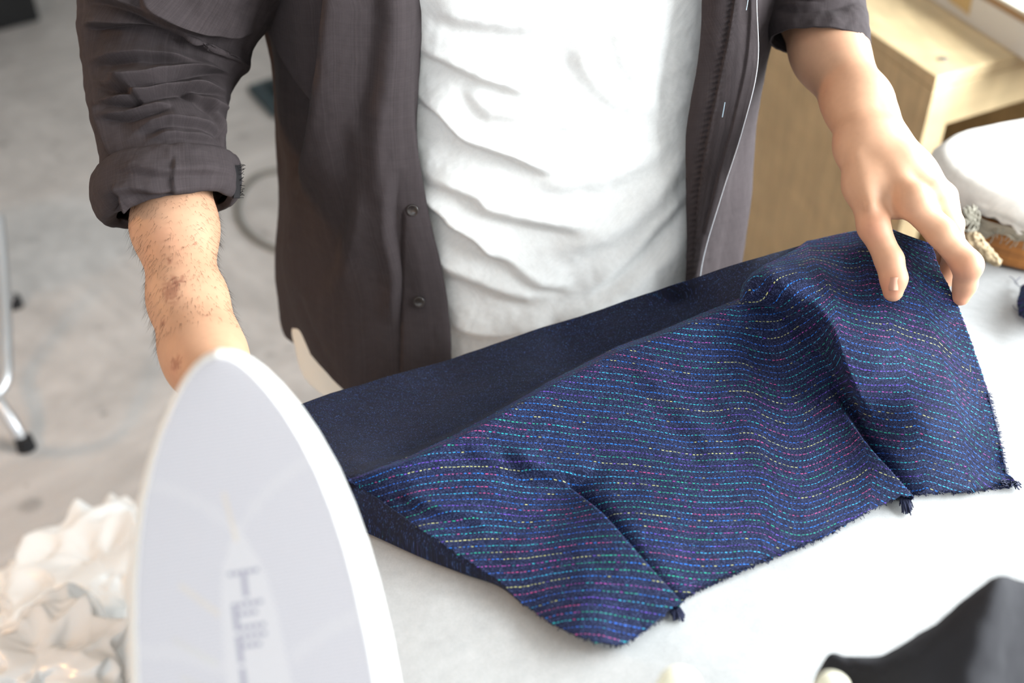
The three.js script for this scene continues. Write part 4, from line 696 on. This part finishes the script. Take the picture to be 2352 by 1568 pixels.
// ---------------------------------------------------------------- sleeve board padded with muslin, on a wooden base
{
  const c0 = [0.622, 1.072], ax = [0.914, 0.406], nx = [-0.406, 0.914], R = 0.122, LEN = 0.3, H = 0.088;
  const t = thing('padded_pressing_board', 'round-ended pressing board padded in white muslin over a frayed wooden base', 'pressing board', V(c0[0], TABLE_Y, -c0[1]));
  const oval = (u, k) => { // round-ended plan, u once round
    const per = 2 * LEN + 2 * Math.PI * R; let s = ((u % 1) + 1) % 1 * per, a, x, y;
    if (s < LEN) { x = s; y = -R; } else if (s < LEN + Math.PI * R) { a = -Math.PI / 2 + (s - LEN) / R; x = LEN + R * Math.cos(a); y = R * Math.sin(a); } else if (s < 2 * LEN + Math.PI * R) { x = LEN - (s - LEN - Math.PI * R); y = R; } else { a = Math.PI / 2 + (s - 2 * LEN - Math.PI * R) / R; x = R * Math.cos(a); y = R * Math.sin(a); }
    return [LEN / 2 + (x - LEN / 2) * (0.35 + 0.65 * k) * 1 + (x - LEN / 2) * 0, y * k, a];
  };
  const P0 = (x, y, h) => V(c0[0] + ax[0] * x + nx[0] * y, TABLE_Y + h, -(c0[1] + ax[1] * x + nx[1] * y));
  const prof = [[0.02, H], [0.5, H], [0.8, H - 0.001], [0.93, H - 0.004], [0.99, H - 0.012], [1.02, H - 0.02], [1.02, H - 0.027], [1.0, H - 0.034], [0.99, H - 0.038]];
  const muslin = std({ map: tex(512, 512, (i, j) => { const s = 1 + 0.04 * tileFbm(i, j, 512, 512, 2, 3) + 0.08 * (rnd() - 0.5); return [228 * s, 222 * s, 214 * s]; }, { rx: 1 / 0.1, ry: 1 / 0.1 }), bumpMap: canvasBump, bumpScale: 0.0003, roughness: 0.95 });
  const g = sheet((u, v) => { const n = prof.length - 1, i = Math.min(n - 1, Math.floor(v * n)), f = v * n - i, at2 = (k) => prof[clamp(k, 0, n)]; const k = cr(at2(i - 1)[0], at2(i)[0], at2(i + 1)[0], at2(i + 2)[0], f), h = cr(at2(i - 1)[1], at2(i)[1], at2(i + 1)[1], at2(i + 2)[1], f); const [x, y] = oval(-u, k); const low = sstep(0.6, 1, v); return P0(x, y, h + low * (0.006 * noise(u * 22, 2, 2) + 0.004 * noise(u * 60, 4, 2))); }, 360, 90, 0.002, { closeU: true, disp: (p, n, u, v) => sstep(0.45, 0.8, v) * (0.004 * noise(u * 16, v * 2, 7) + 0.002 * noise(u * 50, v * 4, 7)) + 0.0008 * fbm(p.x * 20, p.y * 20, p.z * 20, 2) });
  part('muslin_cover', g, muslin, t, 'white muslin stretched over the padding');
  const wmap = tex(512, 256, (i, j) => { const s = 1 + 0.22 * fbm(i * 0.008, j * 0.11, 2, 4) + 0.06 * (rnd() - 0.5); return [158 * s, 100 * s, 42 * s]; }, { rx: 2, ry: 10 });
  const wood = std({ map: wmap, roughness: 0.55 });
  const plan = (k) => Array.from({ length: 120 }, (_, i) => { const [x, y] = oval(i / 120, 1), q = P0(LEN / 2 + (x - LEN / 2) * (1 - (1 - k) * 0.4), y * k, 0); return [q.x, -q.z]; });
  part('wooden_base', prism(plan(0.965), TABLE_Y + 0.003, TABLE_Y + 0.05, 0.005), wood, t, 'orange-brown wooden base board');
  part('padding_core', prism(plan(0.95), TABLE_Y + 0.051, TABLE_Y + 0.07, 0.004), std({ color: 0x9a8f80, roughness: 0.95 }), t);
  // frayed hem of the muslin, felt wad and string
  const fr = [], hem = [];
  const edge = (u, k, h) => { const [x, y] = oval(u, k); return P0(x, y, h); };
  const torn = sheet((u, v) => edge(-u, 1.0 + 0.012 * v + 0.015 * noise(u * 40, v * 3, 3), H - 0.036 - v * (0.007 + 0.010 * noise(u * 24, 1, 6) + 0.006 * noise(u * 90, 1, 8))), 420, 12, 0.0012, { closeU: true });
  part('torn_hem', torn, std({ color: 0x9d9484, roughness: 0.95 }), t, 'torn grey-cream hem');
  for (let k = 0; k < 520; k++) { const u = rnd(), h = H - 0.036 - 0.01 * rnd(), a = edge(u, 1.012, h), b = edge(u + 0.006 * (rnd() - 0.5), 1.03 + 0.02 * rnd(), h - 0.003 - 0.010 * rnd()); fr.push(tube([a, a.clone().lerp(b, 0.5).add(V(0.002 * (rnd() - 0.5), 0.002, 0.002 * rnd())), b], 0.0005, 4, 4)); }
  for (let k = 0; k < 60; k++) { const a = at(2212 + 32 * rnd(), 470 + 60 * rnd(), 1.085), b = at(2212 + 36 * rnd(), 472 + 66 * rnd(), 1.075); fr.push(tube([a, a.clone().lerp(b, 0.5).add(V(0.004 * (rnd() - 0.5), 0.004 * (rnd() - 0.5), 0.006)), b], 0.0009, 6, 5)); }
  part('frayed_threads', mergeGeometries(fr), std({ color: 0x8a8578, roughness: 0.95 }), t).userData.kind = 'stuff';
  const wad = surfaceNets((x, y, z) => { const p = V(x, y, z), a = at(2232, 556, 1.075), b = at(2290, 603, 1.068), ab = b.clone().sub(a), k = clamp(p.clone().sub(a).dot(ab) / ab.lengthSq()); return p.distanceTo(a.addScaledVector(ab, k)) - lerp(0.0115, 0.005, k) + 0.004 * fbm(x * 180, y * 180, z * 180, 2); }, [0.44, 0.88, -1.05], [0.58, 0.98, -0.9], 0.0028);
  part('felt_wad', wad, std({ color: 0x9a876b, roughness: 1 }), t, 'fluffy beige wadding coming out at the base');
}

// ---------------------------------------------------------------- plywood cabinet and the shallow box on it
const plyMap = tex(1024, 1024, (i, j) => { const s = 1 + 0.10 * fbm(i * 0.006, j * 0.035, 1, 4) + 0.06 * fbm(i * 0.02, j * 0.004, 5, 3) + 0.025 * (rnd() - 0.5); return [198 * s, 174 * s, 136 * s]; }, { rx: 0.9, ry: 0.9 });
const ply = std({ map: plyMap, roughness: 0.42, specularIntensity: 0.6 });
const planUv = (g) => { g.computeVertexNormals(); const p = g.attributes.position, n = g.attributes.normal, uv = g.attributes.uv; for (let i = 0; i < p.count; i++) { if (Math.abs(n.getY(i)) > 0.6) uv.setXY(i, p.getZ(i), p.getX(i)); else uv.setXY(i, p.getY(i), p.getX(i) + p.getZ(i)); } return g; };
{
  const Y = 0.92, a = onY(2152, 177, Y), b = onY(1977, 58, Y), r = onY(2352, 122, Y);
  const A = [a.x, -a.z], dl = V(b.x - a.x, b.z - a.z, 0).normalize(), dr = V(r.x - a.x, r.z - a.z, 0).normalize();
  const q = (l, w) => [A[0] + dl.x * l + dr.x * w, A[1] - dl.y * l - dr.y * w];
  const t = thing('plywood_cabinet', 'tall pale plywood cabinet with an open front, standing behind the table on the right', 'cabinet', V(...[q(0, 0)].map(([x, d]) => [x, 0, -d])[0]));
  const LEN = 1.9, WID = 0.55, th = 0.022;
  part('top_panel', planUv(prism([q(0, 0), q(0, WID), q(LEN, WID), q(LEN, 0)], Y - th, Y)), ply, t);
  part('side_panel', planUv(prism([q(0.0, 0.0), q(0.0, th), q(LEN, th), q(LEN, 0.0)], 0, Y - th - 0.0005)), ply, t);
  part('side_panel', planUv(prism([q(0, WID - th), q(0, WID), q(LEN, WID), q(LEN, WID - th)], 0, Y - th - 0.0005)), ply, t);
  part('stile', planUv(prism([q(0.0, th + 0.0005), q(0.0, 0.055), q(th, 0.055), q(th, th + 0.0005)], 0, Y - th - 0.0005)), ply, t);
  part('apron', planUv(prism([q(0.0, 0.0555), q(0.0, WID - th - 0.0005), q(th, WID - th - 0.0005), q(th, 0.0555)], Y - 0.092, Y - th - 0.0005)), ply, t);
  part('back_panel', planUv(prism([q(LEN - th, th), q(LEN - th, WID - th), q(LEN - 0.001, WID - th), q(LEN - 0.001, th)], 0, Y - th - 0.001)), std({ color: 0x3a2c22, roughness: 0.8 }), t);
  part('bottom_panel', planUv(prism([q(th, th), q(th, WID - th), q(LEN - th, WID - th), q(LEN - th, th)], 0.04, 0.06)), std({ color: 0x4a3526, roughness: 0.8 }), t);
  const sc = onY(2165, 136, Y), steel = std({ color: 0xb9bcc0, metalness: 0.9, roughness: 0.3 });
  const screw = part('screw', new THREE.LatheGeometry([[0, 0.0005], [0.003, 0.0005], [0.0034, 0.0016], [0.0085, 0.001], [0.0104, 0.0002], [0, -0.004]].map(([x, y]) => new THREE.Vector2(x, y)), 32).translate(sc.x, Y + 0.0004, sc.z), steel, t, 'round screw head with a dark recess');
  part('screw_recess', new THREE.CylinderGeometry(0.0032, 0.0024, 0.002, 6).translate(sc.x, Y + 0.0006, sc.z), std({ color: 0x15181a, roughness: 0.7 }), screw);
  // knots in the wood: small dark marks of the grain
  // shallow painted box on top
  const l0 = onY(2136, 0, Y), l1 = onY(2352, 139, Y), u = V(l0.x - l1.x, l0.z - l1.z, 0).normalize(), w = V(-u.y, u.x, 0).multiplyScalar(1);
  if (w.x < 0) w.negate();
  const B = (l, k) => [l1.x + u.x * l + w.x * k, -(l1.z + u.y * l + w.y * k)];
  const bt = thing('shallow_box', 'shallow box with pale grey painted sides and wooden edge, on the plywood cabinet', 'box', V(l1.x, Y, l1.z));
  const grey = std({ color: new THREE.Color().setRGB(0.68, 0.67, 0.65), roughness: 0.6 });
  const h0 = Y + 0.0005;
  part('side_panel', planUv(prism([B(-0.12, 0), B(-0.12, 0.012), B(1.6, 0.012), B(1.6, 0)], h0, h0 + 0.052, 0.002)), grey, bt);
  part('side_panel', planUv(prism([B(-0.12, 0.43), B(-0.12, 0.442), B(1.6, 0.442), B(1.6, 0.43)], h0, h0 + 0.052, 0.002)), grey, bt);
  part('end_panel', planUv(prism([B(-0.12, 0.0125), B(-0.12, 0.4295), B(-0.108, 0.4295), B(-0.108, 0.0125)], h0, h0 + 0.052, 0.002)), grey, bt);
  part('end_panel', planUv(prism([B(1.588, 0.0125), B(1.588, 0.4295), B(1.6, 0.4295), B(1.6, 0.0125)], h0, h0 + 0.052, 0.002)), grey, bt);
  part('edge_strip', planUv(prism([B(-0.12, -0.001), B(-0.12, 0.443), B(1.6, 0.443), B(1.6, -0.001)], h0 + 0.0525, h0 + 0.062, 0.002)), std({ color: new THREE.Color().setRGB(0.36, 0.22, 0.11), roughness: 0.6 }), bt, 'brown wooden edge under the lid');
  part('lid', planUv(prism([B(-0.12, 0.0), B(-0.12, 0.442), B(1.6, 0.442), B(1.6, 0.0)], h0 + 0.0625, h0 + 0.069, 0.002)), std({ color: new THREE.Color().setRGB(0.76, 0.72, 0.62), roughness: 0.5 }), bt);
  // torn flake of bare wood on the painted side
  const F0 = (px, py) => { const o = V(0, EYE, 0), dir = at(px, py, 1).sub(o), nn = V(w.x, 0, w.y), k = nn.dot(V(l1.x, 0, l1.z).sub(o)) / nn.dot(dir); return o.addScaledVector(dir, k).addScaledVector(nn, -0.0025); };
  const c = [[2168, -20], [2238, -20], [2232, 4], [2226, 34], [2210, 20], [2184, 2]].map(([x, y]) => F0(x, y)), n2 = c.length, pos = [];
  const back2 = c.map((p) => p.clone().add(V(w.x, 0, w.y).multiplyScalar(0.0022))); const tri = (p, q2, r2) => [p, q2, r2].forEach((v) => pos.push(v.x, v.y, v.z));
  for (let i = 1; i < n2 - 1; i++) { tri(c[0], c[i], c[i + 1]); tri(back2[0], back2[i + 1], back2[i]); } for (let i = 0; i < n2; i++) { const j = (i + 1) % n2; tri(c[i], back2[i], c[j]); tri(back2[i], back2[j], c[j]); }
  const fg = new THREE.BufferGeometry(); fg.setAttribute('position', new THREE.Float32BufferAttribute(pos, 3)); fg.computeVertexNormals();
  part('wood_patch', fg, std({ color: new THREE.Color().setRGB(0.58, 0.42, 0.2), roughness: 0.6 }), bt, 'patch of bare yellow wood on the painted side');
}

// ---------------------------------------------------------------- chrome stool at the left edge
{
  const c = V(-1.52, 0, -2.06), t = thing('chrome_stool', 'chrome-legged stool with dark rubber feet at the left edge', 'stool', c);
  const chrome = std({ color: 0xd8dade, metalness: 1, roughness: 0.42 }), rubber = std({ color: 0x17171a, roughness: 0.7 });
  const feet = [onY(62, 1030, 0), onY(36, 704, 0), V(-1.98, 0, -1.72), V(-1.95, 0, -2.45)];
  for (const f of feet) {
    const d = f.clone().sub(c).setY(0), P = (k, y) => c.clone().addScaledVector(d, k).setY(y);
    const leg = part('leg', tube([P(0.42, 0.5), P(0.5, 0.32), P(0.62, 0.18), P(0.84, 0.11), P(0.95, 0.055), P(0.985, 0.018)], 0.014, 50, 14), chrome, t);
    part('rubber_foot', new THREE.CylinderGeometry(0.018, 0.021, 0.032, 24).translate(P(1, 0).x, 0.016, P(1, 0).z), rubber, leg);
  }
  const pa = at(8, 640, 2.15), pb = at(14, 800, 2.06), pc = at(10, 880, 2.02), pd = at(-30, 925, 2.0);
  part('frame_tube', tube([at(-4, 500, 2.22), pa, pb, pc, pd, at(-120, 950, 2.02), at(-260, 930, 2.1)], 0.0125, 80, 16), chrome, t);
  part('seat', new THREE.LatheGeometry([[0, 0.49], [0.17, 0.49], [0.19, 0.5], [0.195, 0.52], [0.185, 0.545], [0.15, 0.555], [0, 0.556]].map(([x, y]) => new THREE.Vector2(x, y)), 48).translate(c.x, 0, c.z), rubber, t);
}
// ---------------------------------------------------------------- white plastic bags on the floor at the lower left
function bag(name, label, c, r, hgt, seedN, mat, ear) {
  const t = thing(name, label, 'plastic bag', V(c[0], 0, -c[1]), null);
  const g = sheet((u, v) => {
    const a = -u * Math.PI * 2, lat = v * Math.PI / 2, k = Math.pow(Math.sin(Math.min(Math.PI / 2, (1 - v) * 2.2)), 0.6);
    const q0 = Math.sqrt(Math.max(0, 1 - Math.pow(v, 1.6))), X = Math.cos(a), Z = Math.sin(a), y = hgt * Math.sin(Math.pow(v, 0.8) * Math.PI / 2), rr = r * 1.0 * Math.pow(Math.max(0, 1 - Math.pow(v, 2.6)), 0.55) * (0.9 + 0.12 * Math.sin(v * Math.PI)) + 0.012 * (1 - Math.pow(v, 8));
    const rid = (s, f) => 1 - Math.abs(noise(X * q0 * f + s, v * f * 1.3, Z * q0 * f + seedN));
    const e = 0.075 * rid(seedN, 1.0) + 0.045 * rid(seedN + 5, 2.1) + 0.016 * rid(seedN + 9, 3.6) - 0.08, w = sstep(0, 0.12, v) * Math.pow(q0, 0.6);
    return V(c[0] + X * (rr + e * w), Math.max(0.002, y + e * 0.5 * w), -c[1] + Z * (rr + e * w));
  }, 260, 150, 0.001, { closeU: true });
  part('bag', g, mat, t);
  if (ear) part('bag_handle', sheet(net(ear.map((row) => row.map((q) => at(...q)))), 40, 40, 0.0008, { disp: (p) => 0.006 * fbm(p.x * 20, p.y * 20, p.z * 20, 3) }), mat, t);
  return t;
}
const film = std({ color: 0xfdfdfc, roughness: 0.32, transmission: 0.1, thickness: 0, clearcoat: 0.2, clearcoatRoughness: 0.3 });
const clear = std({ color: 0xf6f5f4, roughness: 0.25, transmission: 0.12, thickness: 0, clearcoat: 0.8, clearcoatRoughness: 0.12 });
bag('white_plastic_bag', 'crumpled white plastic bag with a gathered neck, standing on the floor at lower left', [-0.64, 1.1], 0.17, 0.3, 3.3, film, [
  [[118, 1342, 1.490], [170, 1340, 1.480], [230, 1352, 1.475], [282, 1385, 1.470]],
  [[135, 1390, 1.465], [190, 1395, 1.455], [240, 1400, 1.450], [282, 1420, 1.450]],
  [[165, 1450, 1.455], [205, 1450, 1.445], [245, 1450, 1.440], [280, 1455, 1.440]],
  [[185, 1505, 1.455], [225, 1500, 1.450], [255, 1495, 1.445], [280, 1490, 1.445]],
]);
bag('clear_plastic_bag', 'shiny half-clear plastic bag lying in front of the white one, at the bottom left', [-0.6, 0.82], 0.12, 0.42, 8.1, clear);

// ---------------------------------------------------------------- foot pedal and its cable, far on the floor
{
  const c = onY(640, 232, 0), t = thing('foot_pedal', 'dark teal foot pedal on the grey floor, half hidden by the shirt', 'foot pedal', c);
  const teal = std({ color: 0x24383f, roughness: 0.55 });
  const pl = [[571, 214], [628, 276], [700, 262], [700, 205], [640, 190]].map(([x, y]) => { const q = onY(x, y, 0); return [q.x, -q.z]; });
  part('base', prism(pl, 0.001, 0.035, 0.01), teal, t);
  const ce = onY(660, 222, 0.03);
  part('treadle', new RoundedBoxGeometry(0.12, 0.035, 0.2, 4, 0.012).rotateX(-0.22).rotateY(0.5).translate(ce.x, 0.07, ce.z - 0.05), teal, t);
  const cable = thing('cable', 'grey cable looping across the floor behind the shirt', 'cable', onY(560, 480, 0.008));
  part('cord', tube([[760, 420], [700, 388], [640, 391], [592, 403], [556, 440], [546, 490], [566, 530], [605, 560], [650, 576], [720, 570], [800, 540]].map(([x, y]) => onY(x, y, 0.009)), 0.009, 120, 12), std({ color: 0x77736c, roughness: 0.6 }), cable);
}
{ // black cabinet far in the corner
  const c = onY(92, 47, 0), t = thing('black_cabinet', 'black cabinet standing on the floor in the far upper left corner', 'cabinet', V(c.x - 0.3, 0, c.z));
  const m = std({ color: 0x0b0b0d, roughness: 0.6 });
  const e = onY(0, 71, 0), dx = V(c.x - e.x, 0, c.z - e.z).normalize(), q = (l, w) => [c.x - dx.x * l - dx.z * w * -1, -(c.z - dx.z * l - dx.x * w)];
  part('case', prism([q(0, 0), q(0.75, 0), q(0.75, 0.45), q(0, 0.45)].map(([x, d]) => [x, d]), 0.0005, 0.8, 0.006), m, t);
  part('door', prism([q(0.02, -0.0165), q(0.73, -0.0165), q(0.73, -0.001), q(0.02, -0.001)], 0.03, 0.78, 0.003), m, t);
}
// ---------------------------------------------------------------- near the camera: charcoal bundle and two cream spools
{
  const t = thing('charcoal_bundle', 'folded charcoal cloth bundle with a sharp corner, near the camera at the lower right', 'folded cloth', onY(2250, 1650, TABLE_Y));
  const g = sheet(net([
    [[1800, 1760, 0.6], [1890, 1528, 0.6], [1945, 1508, 0.6], [2030, 1502, 0.59], [2150, 1432, 0.575], [2285, 1328, 0.56], [2350, 1338, 0.57], [2480, 1370, 0.6]],
    [[1810, 1780, 0.6], [1905, 1545, 0.585], [1960, 1525, 0.57], [2045, 1515, 0.545], [2160, 1445, 0.535], [2285, 1345, 0.53], [2350, 1365, 0.55], [2480, 1400, 0.58]],
    [[1830, 1800, 0.59], [1930, 1600, 0.575], [1990, 1590, 0.555], [2065, 1585, 0.52], [2160, 1560, 0.51], [2250, 1530, 0.505], [2330, 1540, 0.53], [2480, 1560, 0.56]],
    [[1880, 1850, 0.575], [1965, 1760, 0.58], [2010, 1760, 0.55], [2080, 1760, 0.515], [2160, 1750, 0.505], [2240, 1740, 0.5], [2320, 1750, 0.52], [2480, 1760, 0.55]],
    [[1925, 2010, 0.552], [2000, 2010, 0.552], [2050, 2010, 0.552], [2100, 2010, 0.552], [2160, 2010, 0.552], [2240, 2010, 0.552], [2320, 2010, 0.552], [2480, 2010, 0.552]],
  ].map((r) => r.map((a) => at(...a)))), 120, 90, 0.004, { disp: (p) => 0.0025 * fbm(p.x * 22, p.y * 22, p.z * 22, 3) });
  part('folded_cloth', g, std({ color: new THREE.Color().setRGB(0.026, 0.025, 0.028), roughness: 0.95, specularIntensity: 0.3 }), t);
  const cream = std({ color: 0xe9e3cc, roughness: 0.45 }), core = std({ color: 0xb9a98a, roughness: 0.6 });
  for (const [x, y, d, s, lab] of [[1912, 1578, 0.5, 1, 'cream rounded thread cone in front of the charcoal bundle'], [1562, 1574, 0.52, 1.35, 'cream rounded thread cone standing alone on the white table at the bottom edge']]) {
    const c = at(x, y, d), top = c.y, b = thing('thread_cone', lab, 'thread cone', V(c.x, TABLE_Y, c.z)), hh = top - TABLE_Y;
    const pr = (a) => a.map(([r, h]) => new THREE.Vector2(r, h));
    part('thread', new THREE.LatheGeometry(pr([[0, 0.0065], [0.004 * s, 0.0062], [0.0078 * s, 0.003], [0.0085 * s, 0], [0.0095 * s, -0.006], [0.015, -hh + 0.012], [0.013, -hh + 0.0062], [0, -hh + 0.006]].reverse()), 40).translate(c.x, c.y, c.z), cream, b);
    part('base', new THREE.CylinderGeometry(0.02, 0.021, 0.005, 40).translate(c.x, TABLE_Y + 0.0035, c.z), core, b);
  }
}
renderer.render(scene, camera);
